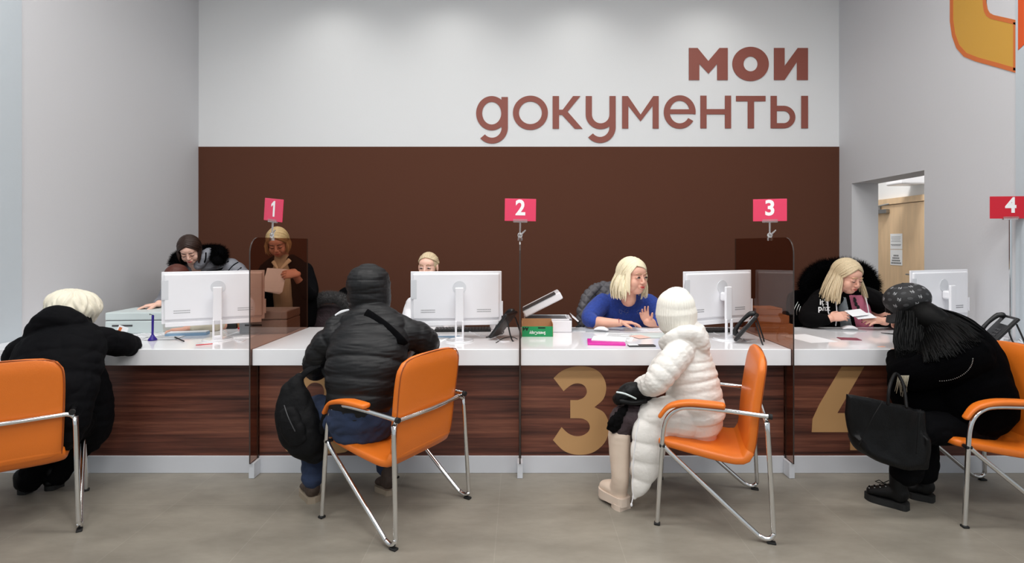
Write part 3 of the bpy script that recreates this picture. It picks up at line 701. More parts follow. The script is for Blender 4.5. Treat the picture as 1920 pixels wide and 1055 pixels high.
def cable(lab, pts, r=0.0025, m='white_plastic', group='cables lying on the counter'):
    bm = B(); tube(bm, [C(x, y, r+z) for x, y, z in pts], r, n=8, step=0.01); tag(obj('cable', bm, M_[m], smooth=True), lab, 'cable', group)
cable('white cable curling in front of the telephone left of the middle divider', [(880, 622, .0), (905, 630, .0), (925, 628, .0), (938, 640, 0), (955, 640, 0)])
cable('black cable running from the telephone to the middle divider', [(930, 643, 0), (945, 634, 0), (960, 632, 0), (970, 636, 0)], m='black_plastic')
cable('white cable trailing right of the stand of the station 3 computer', [(1335, 622, 0), (1352, 630, 0), (1372, 632, 0), (1392, 634, 0), (1400, 640, 0), (1420, 636, 0)])
cable('white cable trailing right of the leftmost computer stand', [(415, 615, 0), (430, 630, 0), (450, 641, 0), (462, 636, 0)])
cable('white cable looped at the far right end of the counter', [(1868, 628, 0.01), (1885, 622, 0.02), (1905, 632, 0.01), (1915, 640, 0)], r=0.004)
# keyboards
def keyboard(lab, px, py, rz, m='black_plastic'):
    p = C(px, py); t = thing('keyboard', lab, 'keyboard', (p.x, p.y, ZC), math.radians(rz))
    bm = B(); box(bm, (0, 0, 0.008), (0.42, 0.13, 0.014), bev=0.004); obj('body', bm, M_[m], t, world=False)
    bm = B()
    for j in range(5):
        for i in range(18): box(bm, (-0.196+i*0.023, -0.045+j*0.022, 0.0175), (0.018, 0.017, 0.006), bev=0.0)
    obj('keys', bm, M_['dark_grey'] if m == 'black_plastic' else M_['grey_plastic'], t, world=False)['kind'] = 'stuff'
keyboard('black keyboard behind the stand of the station 2 computer', 868, 619.5, 3)
keyboard('black keyboard behind the station 3 computer', 1318, 621, 4)
def mouse(lab, px, py, rz):
    p = C(px, py); M = Matrix.Translation(p) @ Matrix.Rotation(math.radians(rz), 4, 'Z')
    bm = B(); loft(bm, [(M @ Vector((0, -0.048, 0.010)), 0.026, 0.009), (M @ Vector((0, -0.02, 0.017)), 0.031, 0.016), (M @ Vector((0, 0.02, 0.016)), 0.03, 0.015), (M @ Vector((0, 0.045, 0.010)), 0.024, 0.009)], side=M.to_3x3() @ Vector((1, 0, 0)), n=24)
    tag(obj('computer_mouse', bm, M_['white_plastic'], smooth=True), lab, 'mouse')
# station 1
t = thing('pen_stand', 'violet pen standing upright on its round holder left of the first computer', 'pen', C(286, 638))
c0 = C(286, 638)
bm = B(); loft(bm, [(c0+Vector((0, 0, 0.001)), 0.027, 0.027), (c0+Vector((0, 0, 0.010)), 0.026, 0.026), (c0+Vector((0, 0, 0.024)), 0.015, 0.015), (c0+Vector((0, 0, 0.04)), 0.008, 0.008)], side=(1, 0, 0), n=28, cap='flat'); obj('base', bm, M_['purple'], t, smooth=True)
bm = B(); tube(bm, [c0+Vector((0, 0, 0.035)), c0+Vector((0.002, 0, 0.165))], [0.0065, 0.0075], n=14); obj('pen', bm, M_['purple'], t, smooth=True)
bm = B(); tube(bm, [c0+Vector((0.005, -.004, 0.17)), c0+Vector((-0.02, 0.0, 0.178)), c0+Vector((-0.025, 0.01, 0.17))], 0.002, n=8); obj('cord', bm, M_['black_plastic'], t, smooth=True)
t = thing('card_holder', 'small white card with an orange square leaning behind the left customer', 'card', C(224, 628))
p = C(224, 630); Mc = Matrix.Translation(p+Vector((0, 0, 0.0))) @ Matrix.Rotation(math.radians(-12), 4, 'Z') @ Matrix.Rotation(math.radians(-18), 4, 'X') @ Matrix.Rotation(math.radians(12), 4, 'Y')
bm = B(); box(bm, (0, 0, 0.036), (0.09, 0.003, 0.07), M=Mc); obj('card', bm, M_['paper'], t)
bm = B(); box(bm, (-0.02, -0.002, 0.042), (0.026, 0.001, 0.034), M=Mc); obj('printed_square', bm, M_['emb_orange'], t)
paper(245, 633, 15, 'printed sheet by the right sleeve of the left customer', dz=0.001)
paper(265, 630, -25, 'overlapping printed sheet beside the violet pen', dz=0.0035)
paper(318, 630, 8, 'printed sheet under the hand beside the first computer', dz=0.0025)
paper(455, 628, 4, 'printed sheet right of the first computer stand', dz=0.001)
o, M = slab('document_tray', 'flat pale blue folder in front of the leftmost computer', 'folder', 352, 628, 0.26, 0.08, 0.018, 12, M_['sky_blue']); 
slab('notepad', 'white notepad on top of the pale blue folder', 'notepad', 353, 627.6, 0.25, 0.07, 0.006, 12, M_['paper'], dz=0.0185)
bm = B(); pa, pb = C(328, 634, 0.008), C(345, 641, 0.006); tube(bm, [pa, pb], 0.004, n=8); tag(obj('pen', bm, M_['ink'], smooth=True), 'black pen lying left of the leftmost computer stand', 'pen')
bm = B(); pa, pb = C(398, 646, 0.006), C(368, 648, 0.005); tube(bm, [pa, pb], 0.003, n=8); tag(obj('pen', bm, M_['red'], smooth=True), 'thin red pen in front of the leftmost computer', 'pen')
slab('sticky_notes', 'red flat notes block right of the leftmost computer stand', 'notes', 458, 616, 0.075, 0.05, 0.014, 10, M_['red'])
slab('carton', 'low brown carton behind the leftmost computer', 'box', 452, 614.5, 0.14, 0.05, 0.05, 5, M_['kraft'])
slab('stapler', 'black stapler behind the leftmost computer stand', 'stapler', 432, 616, 0.10, 0.03, 0.04, 5, M_['black_plastic'], bev=0.008)
# station 2
paper(828, 632, 6, 'blue-tinted sheet left of the station 2 computer stand', m='sky_blue', n=0, w_=0.25, d_=0.1)
paper(800, 640, -12, 'printed sheet at the elbow of the hooded man', dz=0.001)
slab('modem', 'small white box behind the station 2 computer', 'box', 925, 617, 0.05, 0.05, 0.055, 0, M_['white_plastic'], bev=0.004)
# station 3
slab('notepad', 'grey notepad with a black clip right of the open scanner', 'notepad', 1085, 619, 0.10, 0.07, 0.008, -4, M_['grey_plastic'])
slab('binder_clip', 'black binder clip on the grey notepad', 'clip', 1083, 615.5, 0.03, 0.012, 0.012, 0, M_['ink'], dz=0.0085)
bm = B(); pa = C(1061, 619, 0.006); tube(bm, [pa, pa+Vector((0.004, -0.02, 0.002))], 0.006, n=8); tube(bm, [pa+Vector((0.004, -0.02, 0.002)), pa+Vector((0.012, -0.07, 0.0))], 0.004, n=8); tag(obj('pen', bm, M_['red'], smooth=True), 'red pen lying right of the open scanner', 'pen')
slab('mouse_pad', 'light grey mouse pad in front of the woman in blue', 'mouse pad', 1130, 620.5, 0.25, 0.15, 0.003, -8, M_['grey_plastic'])
mouse('white computer mouse on the light grey mouse pad', 1127, 621, 70)
bpy.data.objects[[o.name for o in bpy.data.objects if o.name.startswith('computer_mouse')][-1]].location.z += 0.003
slab('folder', 'magenta folder under a clear sleeve in front of the woman in blue', 'folder', 1136, 643, 0.24, 0.17, 0.014, -6, M_['magenta'], bev=0.004)
slab('plastic_sleeve', 'white plastic sleeve of papers lying on the magenta folder', 'paper', 1142, 640, 0.22, 0.15, 0.006, -14, M_['paper'], dz=0.0145)
slab('tablet', 'dark grey tablet right of the magenta folder', 'tablet', 1203, 649, 0.17, 0.05, 0.009, 2, M_['dark_grey'], bev=0.003)
slab('cash_note', 'pale slip on the left end of the dark grey tablet', 'paper', 1187, 649, 0.06, 0.04, 0.002, 2, M_['paper'], dz=0.0095)
M_['map'] = mat('map', S(205, 214, 212), 0.7, var=(5, 0.12))
M_['salmon'] = mat('salmon', S(232, 190, 178), 0.7)
slab('map_sheet', 'pale green and pink printed sheet under the white sleeve at station 3', 'paper', 1222, 629, 0.26, 0.20, 0.0012, 6, M_['map'], dz=0.002)
slab('printed_leaflet', 'pale pink leaflet at the left corner of the green sheet', 'paper', 1200, 632, 0.10, 0.12, 0.001, 24, M_['salmon'], dz=0.0035)
paper(1160, 631, -18, 'printed sheet between mouse pad and magenta folder', dz=0.0)
slab('slim_keyboard', 'slim white tablet keyboard under the hands of the woman in blue', 'keyboard', 1207, 617.8, 0.30, 0.055, 0.012, 3, M_['white_plastic'], bev=0.003)
# station 3 right / seen through divider
for k_, (px, py, w_, d_, h_, rz, dz) in enumerate([(1440, 628, 0.24, 0.16, 0.05, -6, 0), (1438, 626, 0.2, 0.15, 0.05, 4, 0.0505), (1434, 623, 0.22, 0.14, 0.045, -3, 0.101)]):
    pass
XB = 1.80
for (x, y, w_, d_, h_, z_, lab) in ((1.84, 3.86, 0.26, 0.2, 0.07, 0, 'bottom brown carton of the stack behind divider 3'), (1.83, 3.87, 0.23, 0.19, 0.06, 0.0705, 'middle brown carton of the stack behind divider 3'), (1.81, 3.88, 0.19, 0.17, 0.05, 0.131, 'top brown carton of the stack behind divider 3')):
    bm = B(); box(bm, (x, y, ZC+z_+h_/2), (w_, d_, h_), bev=0.002); tag(obj('carton', bm, M_['kraft']), lab, 'box')
# station 4
slab('mouse_pad', 'pale mouse pad in front of the woman in the black hoodie', 'mouse pad', 1582, 619, 0.26, 0.13, 0.002, -2, M_['grey_plastic'])
mouse('white computer mouse in front of the woman in the black hoodie', 1592, 618, 80)
o, M = slab('passport', 'dark red passport lying on the counter at station 4', 'passport', 1592, 635.5, 0.125, 0.088, 0.004, -12, M_['maroon'], bev=0.001)
bm = B(); pa, pb = C(1652, 625, 0.005), C(1676, 627, 0.004); tube(bm, [pa, pb], [0.002, 0.0045], n=8); tag(obj('pen', bm, M_['ink'], smooth=True), 'black pen lying left of the patterned cap', 'pen')
paper(1515, 634, 12, 'blank white sheet just right of divider 3', n=0, dz=0.0)

# ------------------------------------------------------------------ people: shared builders
M_['skin'] = mat('skin', S(226, 172, 150), 0.5, var=(14, 0.05)); M_['skin'].node_tree.nodes['Principled BSDF'].inputs['Subsurface Weight'].default_value = 0.08
M_['skin_pale'] = mat('skin_pale', S(236, 190, 170), 0.5, var=(14, 0.05))
M_['lips'] = mat('lips', S(182, 84, 82), 0.4)
M_['lips_red'] = mat('lips_red', S(190, 50, 55), 0.35)
M_['eye_white'] = mat('eye_white', S(225, 220, 215), 0.3)
M_['iris'] = mat('iris', S(50, 42, 38), 0.2)
M_['lash'] = mat('lash', S(38, 26, 22), 0.7)
M_['nail'] = mat('nail', S(110, 20, 36), 0.3)
def hair_mats(n, cols): 
    r = []
    for i, c in enumerate(cols): r.append(mat('%s_hair' % n, S(*c), 0.42, bump=(260, 0.12, (1, 1, 0.06)), var=(160, 0.12, (1, 1, 0.05)), spec=0.35))
    return r
BLONDE = hair_mats('ash_blonde', [(206, 186, 152), (172, 148, 116), (226, 210, 180)])
PLAT = hair_mats('platinum', [(240, 228, 196), (226, 206, 160), (246, 238, 218)])
DARKH = hair_mats('dark_brown', [(46, 28, 20), (58, 36, 26), (36, 22, 16)])
DBLOND = hair_mats('dark_blonde', [(176, 148, 104), (150, 122, 84), (196, 172, 130)])
BLACKH = hair_mats('black', [(4, 4, 4), (7, 7, 8), (3, 3, 3)])
for m_ in BLACKH: m_.node_tree.nodes['Principled BSDF'].inputs['Specular IOR Level'].default_value = 0.1; m_.node_tree.nodes['Principled BSDF'].inputs['Roughness'].default_value = 0.5
REDH = hair_mats('auburn', [(88, 44, 34), (74, 36, 28), (98, 54, 42)])
def cloth(name, rgb, rough=0.75, b=(350, 0.12), sheen=0.0, **k): return mat(name, S(*rgb), rough, bump=b, sheen=sheen, **k)
M_['black_puffer'] = cloth('black_puffer', (17, 17, 19), 0.5, (26, 0.15), spec=0.3)
M_['black_down'] = cloth('black_down', (7, 7, 10), 0.8, (30, 0.35), spec=0.1)
M_['black_wool'] = cloth('black_wool', (3, 3, 4), 0.95, (200, 0.3), 0.0, spec=0.03)
M_['black_knit'] = cloth('black_knit', (9, 8, 9), 0.9, spec=0.08)
M_['black_cloth'] = cloth('black_cloth', (6, 6, 8), 0.9, spec=0.08)
M_['white_puffer'] = cloth('white_puffer', (228, 224, 218), 0.6, (32, 0.35))
M_['jeans'] = cloth('jeans', (34, 48, 76), 0.85, (300, 0.3), var=(8, 0.25))
M_['blue_knit'] = cloth('blue_knit', (34, 62, 146), 0.9, (160, 0.5), 0.1, var=(55, 0.2))
M_['grey_puffer'] = cloth('grey_puffer', (122, 124, 132), 0.5, (40, 0.4), var=(9, 0.15))
M_['grey_coat'] = cloth('grey_coat', (82, 80, 84), 0.6, (40, 0.3))
M_['cream_cloth'] = cloth('cream_cloth', (232, 222, 190), 0.8)
M_['cream_sleeve'] = cloth('cream_sleeve', (216, 208, 186), 0.8)
M_['white_cloth'] = cloth('white_cloth', (236, 236, 240), 0.8)
M_['pink_cloth'] = cloth('pink_cloth', (200, 112, 138), 0.8)
M_['tee_grey'] = cloth('tee_grey', (168, 178, 184), 0.8, var=(30, 0.15))
M_['fur_black'] = mat('fur_black', S(4, 4, 5), 0.9, spec=0.04)
M_['fur_grey'] = mat('fur_grey', S(58, 56, 56), 0.85, sheen=0.2, var=(60, 0.5))
M_['beige_leather'] = mat('beige_leather', S(222, 202, 184), 0.38, bump=(60, 0.08))
M_['beige_sole'] = mat('beige_sole', S(216, 198, 182), 0.5)
M_['black_leather'] = mat('black_leather', S(8, 8, 9), 0.5, bump=(120, 0.15), spec=0.22)
M_['brown_leather'] = mat('brown_leather', S(66, 52, 44), 0.6, bump=(60, 0.4), var=(18, 0.35))
M_['tan_sole'] = mat('tan_sole', S(150, 136, 118), 0.7)
M_['plum_cloth'] = cloth('plum_cloth', (58, 44, 48), 0.7, (60, 0.6), var=(20, 0.3))
M_['cream_wool'] = mat('cream_wool', S(226, 219, 200), 0.9, bump=(260, 0.25))
M_['white_wool'] = mat('white_wool', S(236, 232, 222), 0.9, bump=(300, 0.12))
M_['backpack'] = cloth('backpack', (9, 9, 11), 0.75, (40, 0.4), spec=0.2)
M_['silver'] = mat('silver', S(200, 200, 196), 0.3, metal=1.0)

from mathutils.bvhtree import BVHTree
def tree(o):
    m = wm(o); me = o.data; return BVHTree.FromPolygons([m @ v.co for v in me.vertices], [tuple(p.vertices) for p in me.polygons])
EYE = Vector((0, 0, H))
def onto(tr, px, py, off=.0015, alt=3.0):
    """the point of a garment's surface that faces the hall at this place"""
    d = (P(px, py, alt)-EYE).normalized(); h = tr.ray_cast(EYE, d)
    return (P(px, py, alt) if h[0] is None else h[0]-d*off)
def wrap(bm, tr, y0, off=.001):
    for v in bm.verts:
        e = y0-v.co.y; d = (v.co-EYE).normalized(); h = tr.ray_cast(EYE, d)
        if h[0] is not None: v.co = h[0]-d*(off+max(0, e))
    return bm

def headM(px, py, Y, yaw, pitch=0, roll=0, sc=1.0):
    """head centre between the ears; yaw 180 looks at the hall, pitch > 0 looks down"""
    return (Matrix.Translation(P(px, py, Y)) @ Matrix.Rotation(math.radians(yaw), 4, 'Z') @ Matrix.Rotation(math.radians(roll), 4, 'Y')
            @ Matrix.Rotation(math.radians(-pitch), 4, 'X') @ Matrix.Scale(sc, 4))
def head_skin(bm, M, full=1.0):
    ell(bm, (0, -.014, .034), (.074, .094, .084), M)
    ell(bm, (0, .028, -.012), (.064, .060, .078), M)
    ell(bm, (0, .040, .038), (.062, .050, .046), M)                  # forehead
    ell(bm, (0, .044, -.072), (.038*full, .040, .036), M)             # chin
    for s in (-1, 1):
        ell(bm, (s*.033*full, .050, -.034), (.029*full, .034, .036), M)   # cheek
        ell(bm, (s*.036*full, .024, -.058), (.028*full, .048, .030), M)   # jaw
        ell(bm, (s*.024, .0805, .024), (.022, .009, .008), M)         # brow ridge
        ell(bm, (s*.0775, -.006, -.004), (.008, .019, .030), M)       # ear
        ell(bm, (s*.0105, .094, -.030), (.0078, .009, .007), M)         # nostril wing
        ell(bm, (s*.031, .078, .005), (.017, .011, .010), M)          # eyelid
    loft(bm, [(M @ Vector(p), r, r) for p, r in [((0, .083, .020), .0085), ((0, .091, .0), .0088), ((0, .102, -.023), .0108), ((0, .096, -.032), .008)]], n=14, step=.006)
    ell(bm, (0, .084, -.056), (.025, .012, .016), M)                  # mouth mound
    loft(bm, [(M @ Vector(p), r, r) for p, r in [((0, -.012, -.04), .055), ((0, -.022, -.10), .052), ((0, -.030, -.15), .058)]], n=20)
def face_parts(root, M, lips='lips', down=0.5, lash=1.0, brow='lash', skip_eyes=False):
    if not skip_eyes:
        for s in (-1, 1):
            bm = B(); ell(bm, (s*.031, .0785, .004), (.0135, .0125, .0075), M, 16, 10)
            if down >= 1: obj('eyelid', bm, M_['skin'], root, smooth=True); e = None
            else: e = obj('eye', bm, M_['eye_white'], root, smooth=True)
            if e is not None: bm = B(); ell(bm, (s*.031, .0895, .004-.003*down), (.0055, .003, .0055), M, 12, 8); obj('iris', bm, M_['iris'], e, smooth=True)
            bm = B(); pts = [M @ Vector((s*(.031+dx), .0925-.35*abs(dx), (.0095-dx*dx*38-.0055*down) if down < 1 else (-.0015+dx*dx*16))) for dx in (-.0145, -.008, 0, .008, .0155)]
            tube(bm, pts, [.0012, .002*lash, .0024*lash, .0022*lash, .0012], n=6, step=.004); obj('eyelashes', bm, M_['lash'], root, smooth=True)
    for s in (-1, 1):
        bm = B(); pts = [M @ Vector((s*x, y, z)) for x, y, z in ((.013, .0945, .026), (.024, .0945, .0305), (.036, .090, .031), (.048, .079, .026))]
        tube(bm, pts, [.0022, .003, .0027, .0015], n=6, step=.004); obj('eyebrow', bm, M_[brow] if isinstance(brow, str) else brow, root, smooth=True)
    bm = B()
    tube(bm, [M @ Vector(p) for p in ((-.021, .089, -.054), (-.009, .0965, -.0515), (0, .0975, -.053), (.009, .0965, -.0515), (.021, .089, -.054))], [.001, .0026, .0025, .0026, .001], n=8, step=.004)
    tube(bm, [M @ Vector(p) for p in ((-.019, .089, -.0555), (-.008, .0955, -.0595), (.008, .0955, -.0595), (.019, .089, -.0555))], [.001, .0034, .0034, .001], n=8, step=.004)
    obj('lips', bm, M_[lips], root, smooth=True)
def dirv(th, ph): th, ph = math.radians(th), math.radians(ph); return Vector((math.sin(ph)*math.sin(th), math.sin(ph)*math.cos(th), math.cos(ph)))
HR = Vector((.082, .101, .098)); HCn = Vector((0, -.014, .026))
def lock(bm, M, d0, d1, L, mi, off=0.0, a=.010, b=.0045, flare=0.0, curl=0.0, k=9, sway=None):
    d0 = d0.normalized(); d1 = d1.normalized(); ang = d0.angle(d1, 0.01)
    pts = []
    for i in range(k):
        t = i/(k-1); d = (d0*math.sin((1-t)*ang)+d1*math.sin(t*ang))/max(1e-4, math.sin(ang))
        rr = HR+Vector((off, off, off))
        p = HCn+Vector((d.x*rr.x, d.y*rr.y, d.z*rr.z)); pts.append((M @ p, a*(0.55+0.45*math.sin(math.pi*min(1, t+.25))), b))
    out = (M.to_3x3() @ Vector((d1.x, d1.y, 0))).normalized(); w0 = pts[-1][0]
    out.z = 0
    if L > 0:
        m_ = max(3, int(L/.025))
        for j in range(1, m_+1):
            t = j/m_
            q = w0+Vector((0, 0, -1))*L*t+out*(flare*math.sin(t*math.pi*0.6)-curl*t*t)
            if sway is not None: q += Vector(sway)*t*t
            pts.append((q, a*(1.05-.65*t*t), b*(1.1-.6*t)))
    n0 = len(bm.faces)
    nrm = (M.to_3x3() @ d0.cross(d1)) if ang > .05 else Vector((1, 0, 0))
    loft(bm, pts, side=nrm, n=8, step=.02)
    bm.faces.ensure_lookup_table()
    for f in bm.faces[n0:]: f.material_index = mi
def hair_mesh(M, L, part=0.0, n=90*2, seed=1, th0=66, th1=178, flare=.012, curl=.02, front=52, cap=True, bangs=None, sides=(1, 1), sway=None, jit=.25, endph=98):
    rnd = random.Random(seed); bm = B(); n = int(n*2.2)
    if cap: ell(bm, (0, -.020, .036), (.0815, .091, .0885), M)
    for s in (-1, 1):
        if not sides[0 if s < 0 else 1]: continue
        for i in range(n):
            u = (i+.5)/n; layer = i % 3
            if u < .5: st_ = dirv(part, front*(1-u*2))
            else: st_ = dirv(180, 42*(u*2-1))
            st_ = (st_+Vector((math.sin(math.radians(part))*.0+s*.02, 0, 0))).normalized()
            th = s*(th0+(th1-th0)*u**.9+rnd.uniform(-4, 4))
            lock(bm, M, st_, dirv(th, endph+rnd.uniform(-8, 8)), L*(1+rnd.uniform(-jit, .10)) if L > 0 else 0, rnd.choice((0, 0, 1, 2)), off=-.004+layer*.004+rnd.uniform(0, .003), a=rnd.uniform(.005, .010), flare=flare*rnd.uniform(.4, 1.4), curl=curl*rnd.uniform(.3, 1.5), sway=sway)
    if bangs:
        (ths, the, phs, phe, nb, Lb) = bangs
        for i in range(nb):
            t = (i+.5)/nb
            lock(bm, M, dirv(ths+rnd.uniform(-4, 4), phs*(.4+.6*t)), dirv(the+rnd.uniform(-5, 5), phe*(0.72+.28*t)), Lb*rnd.uniform(.6, 1.1), rnd.choice((0, 1, 2, 2)), off=.002+rnd.uniform(0, .005), a=.011, flare=.0)
    return bm
def hand(bm, wrist, D, N, sgn=1, curl=20, spread=.06, sc=1.0, thumb=.5, nails=None):
    """wrist point, direction of the fingers, direction the palm faces; sgn puts the thumb on the D x N side or the other"""
    D = Vector(D).normalized(); N = Vector(N); N = (N-D*N.dot(D)).normalized(); X = D.cross(N).normalized()*sgn
    W = Vector(wrist)
    loft(bm, [(W, .024*sc, .017*sc), (W+D*.03*sc, .031*sc, .0165*sc), (W+D*.06*sc, .039*sc, .015*sc), (W+D*.088*sc-N*.002, .040*sc, .0115*sc)], side=X, n=24, ex=2.5, step=.01)
    tips = []
    for i, (x, ln, ad) in enumerate(((.0305, .072, 0), (.0105, .081, 3), (-.0095, .076, 6), (-.028, .058, 10))):
        c = math.radians(curl+ad); base = W+D*(.084-.004*abs(i-1))*sc+X*x*sc
        d0 = (D+X*spread*(1.4-i)).normalized(); p = base; pts = [(p, .0098*sc, .0098*sc)]; an = c*.6
        for seg, r in ((.46, .0088), (.30, .0078), (.24, .0066)):
            dd = (d0*math.cos(an)+N*math.sin(an)).normalized(); p = p+dd*ln*seg*sc; pts.append((p, r*sc, r*sc)); an += c
        loft(bm, pts, n=10, step=.012); tips.append((p, dd))
    b = W+D*.022*sc+X*.022*sc; t1_ = (D*.75+X*.85+N*thumb).normalized(); t2_ = (D*1.0+X*.25+N*thumb).normalized()
    loft(bm, [(b, .014*sc, .014*sc), (b+t1_*.034*sc, .0125*sc, .0125*sc), (b+t1_*.034*sc+t2_*.028*sc, .0102*sc, .0102*sc), (b+t1_*.034*sc+t2_*.05*sc, .008*sc, .008*sc)], n=10, step=.012)
    return tips
def chain(bm, pts, side=(1, 0, 0), n=28, quilt=None, ex=2.0, step=.01, phase=0.0):
    """pts = (px, py, depth, a[, b]) read off the photograph, radii in metres"""
    loft(bm, [(P(q[0], q[1], q[2]), q[3], q[4] if len(q) > 4 else q[3]) for q in pts], side=side, n=n, quilt=quilt, ex=ex, step=step, phase=phase)
def limb(bm, pts, n=20, quilt=None, step=.01, phase=0.0): chain(bm, pts, side=None, n=n, quilt=quilt, step=step, phase=phase)
def person(lab, base): return thing('person', lab, 'person', base)
def body(root, bm, skin='skin', v=.0034, sm=4): return obj('body', voxel(bm, v, sm), M_[skin], root, smooth=True)
def garment(name, root, bm, m, v=.006, sm=1, f=None): return obj(name, voxel(bm, v, sm, f), M_[m] if isinstance(m, str) else m, root, smooth=True)
def fur_tube(bm, pts, r, n, ln, seed=3, droop=.2):
    """soft core plus thousands of fine tufts"""
    rnd = random.Random(seed); tube(bm, pts, [q*.8 for q in r], n=14)
    sp = spline([(Vector(p), a, a) for p, a in zip(pts, r)], .01)
    for _ in range(n*3):
        i = rnd.randrange(len(sp)-1); c, a, _b = sp[i]; T = (sp[i+1][0]-c)
        if T.length < 1e-6: continue
        T.normalize(); o_ = T.orthogonal().normalized(); o_ = Matrix.Rotation(rnd.uniform(0, 6.283), 3, T) @ o_
        p = c+T*rnd.uniform(0, .01)+o_*a*.75; d = (o_+T*rnd.uniform(-.7, .7)+Vector((0, 0, -droop))).normalized()
        l_ = ln*rnd.uniform(.5, 1.2); s = d.orthogonal().normalized()*.0014; s2 = d.cross(s).normalized()*.0014
        v = [bm.verts.new(p+s), bm.verts.new(p-s*.5+s2*.87), bm.verts.new(p-s*.5-s2*.87), bm.verts.new(p+d*l_)]
        for a_, b_ in ((0, 1), (1, 2), (2, 0)): bm.faces.new((v[a_], v[b_], v[3]))
def shoe(root, heel, toe, w_, h_, up, sole, sh=.028, name='shoe', ankle=None):
    """a shoe from heel point to toe point on the floor"""
    A = Vector(heel); T = Vector(toe); D = (T-A); L = D.length; D.normalize(); X = D.cross(Vector((0, 0, 1))).normalized(); Z = Vector((0, 0, 1))
    Mx = Matrix.Identity(4)
    for i in range(3): Mx[i][0] = X[i]; Mx[i][1] = D[i]; Mx[i][2] = Z[i]; Mx[i][3] = A[i]
    o2 = smooth_path([[(0, -.005), (-.032*w_, .01), (-.034*w_, L*.3), (-.040*w_, L*.65), (-.034*w_, L*.88), (0, L+.004), (.034*w_, L*.88), (.040*w_, L*.65), (.034*w_, L*.3), (.032*w_, .01), (0, -.005)]], 4)
    bm = B(); prism(bm, o2, Mx, sh); so = bm
    bm = B()
    pts = [((0, .035, sh+.045), .034*w_, .045), ((0, L*.3, sh+.045), .034*w_, .045), ((0, L*.6, sh+.028), .037*w_, .032), ((0, L*.86, sh+.016), .034*w_, .022)]
    loft(bm, [(Mx @ Vector(p), a, b) for p, a, b in pts], side=X, n=20)
    loft(bm, [(Mx @ Vector((0, .045, sh+.03)), .036*w_, .042), (Mx @ Vector((0, .05, sh+h_)), .036*w_, .040)], side=X, n=20)
    u = obj(name, voxel(bm, .005, 2), M_[up], root, smooth=True); obj('sole', so, M_[sole], u); return u, Mx

# ------------------------------------------------------------------ office chairs behind the counter
def make_office_chair(lab, X, Y, rz=180):
    t = thing('office_chair', lab, 'office chair', (X, Y, 0), math.radians(rz), 'office chairs behind the counter')
    bm = B(); loft(bm, [(Vector((0, -.22, .56)), .18, .03), (Vector((0, -.25, .75)), .215, .035), (Vector((0, -.27, .95)), .2, .03), (Vector((0, -.275, 1.0)), .16, .025)], side=(1, 0, 0), n=32, ex=3.5); obj('backrest', bm, M_['black_cloth'], t, world=False, smooth=True)
    bm = B(); loft(bm, [(Vector((0, -.2, .46)), .22, .035), (Vector((0, 0, .455)), .24, .04), (Vector((0, .2, .45)), .22, .035)], side=(1, 0, 0), n=32, ex=3.5); obj('seat', bm, M_['black_cloth'], t, world=False, smooth=True)
    bm = B(); tube(bm, [(0, -.05, .43), (0, -.2, .42), (0, -.275, .47), (0, -.285, .62)], .018); obj('back_bracket', bm, M_['black_plastic'], t, world=False, smooth=True)
    bm = B(); cyl(bm, (0, 0, .10), (0, 0, .42), .028); obj('column', bm, M_['steel'], t, world=False)
    for i in range(5):
        a = math.radians(72*i+10); e = Vector((math.sin(a)*.29, math.cos(a)*.29, .075))
        bm = B(); tube(bm, [(0, 0, .11), e], [.022, .014]); lg = obj('leg', bm, M_['black_plastic'], t, world=False, smooth=True)
        bm = B(); cyl(bm, e+Vector((-.02, 0, -.045)), e+Vector((.02, 0, -.045)), .028, n=20); obj('caster', bm, M_['rubber'], lg, world=False)
    return t
oc = make_office_chair('black office chair behind the leftmost computer', -2.62, 4.42, 185)
dup(oc, (-1.62, 4.92, 0), math.radians(178), 'black office chair with a fur-hooded coat left of the hooded man')
dup(oc, (-.84, 4.68, 0), math.radians(175), 'black office chair behind the station 2 computer, its edge left of the screen')
dup(oc, (.80, 4.47, 0), math.radians(185), 'black office chair under the grey quilted coat behind the woman in blue')
dup(oc, (2.66, 4.55, 0), math.radians(178), 'black office chair under the black fur-hooded coat at station 4')

# coats hung on the chairs
def diamonds(k, amp):
    def f(co, nn): return amp*(min(abs(math.sin((co.x+co.z)*k)), abs(math.sin((co.x-co.z)*k)))**.6-.8)
    return f
bm = B(); chain(bm, [(1142, 680, 4.62, .25, .05), (1143, 610, 4.66, .28, .075), (1145, 565, 4.68, .25, .075), (1148, 540, 4.7, .17, .06)], ex=2.6)
chain(bm, [(1108, 640, 4.6, .05), (1093, 600, 4.58, .06), (1100, 560, 4.62, .055), (1118, 540, 4.66, .05)], side=None)
o = garment('quilted_coat', None, bm, 'grey_coat', .006, 1, diamonds(38, .012)); tag(o, 'grey diamond-quilted coat hung over the chair behind the woman in blue', 'coat')
t = thing('fur_hooded_coat', 'black coat with a big fur hood hung on the chair at station 4', 'coat', (2.66, 4.85, .45))
bm = B(); chain(bm, [(1568, 700, 4.84, .34, .05), (1566, 620, 4.86, .36, .06), (1572, 560, 4.86, .31, .06), (1575, 525, 4.88, .22, .05)], ex=2.6)
chain(bm, [(1505, 590, 4.8, .06), (1490, 615, 4.78, .06), (1492, 660, 4.76, .05)], side=None); garment('coat', t, bm, 'black_wool', .008)
bm = B(); fur_tube(bm, [P(1512, 575, 4.72), P(1512, 530, 4.74), P(1535, 506, 4.76), P(1575, 498, 4.78), P(1615, 506, 4.76), P(1634, 530, 4.74), P(1638, 570, 4.72)], [.05, .065, .07, .07, .07, .065, .05], 3200, .05); obj('fur_trim', bm, M_['fur_black'], t)
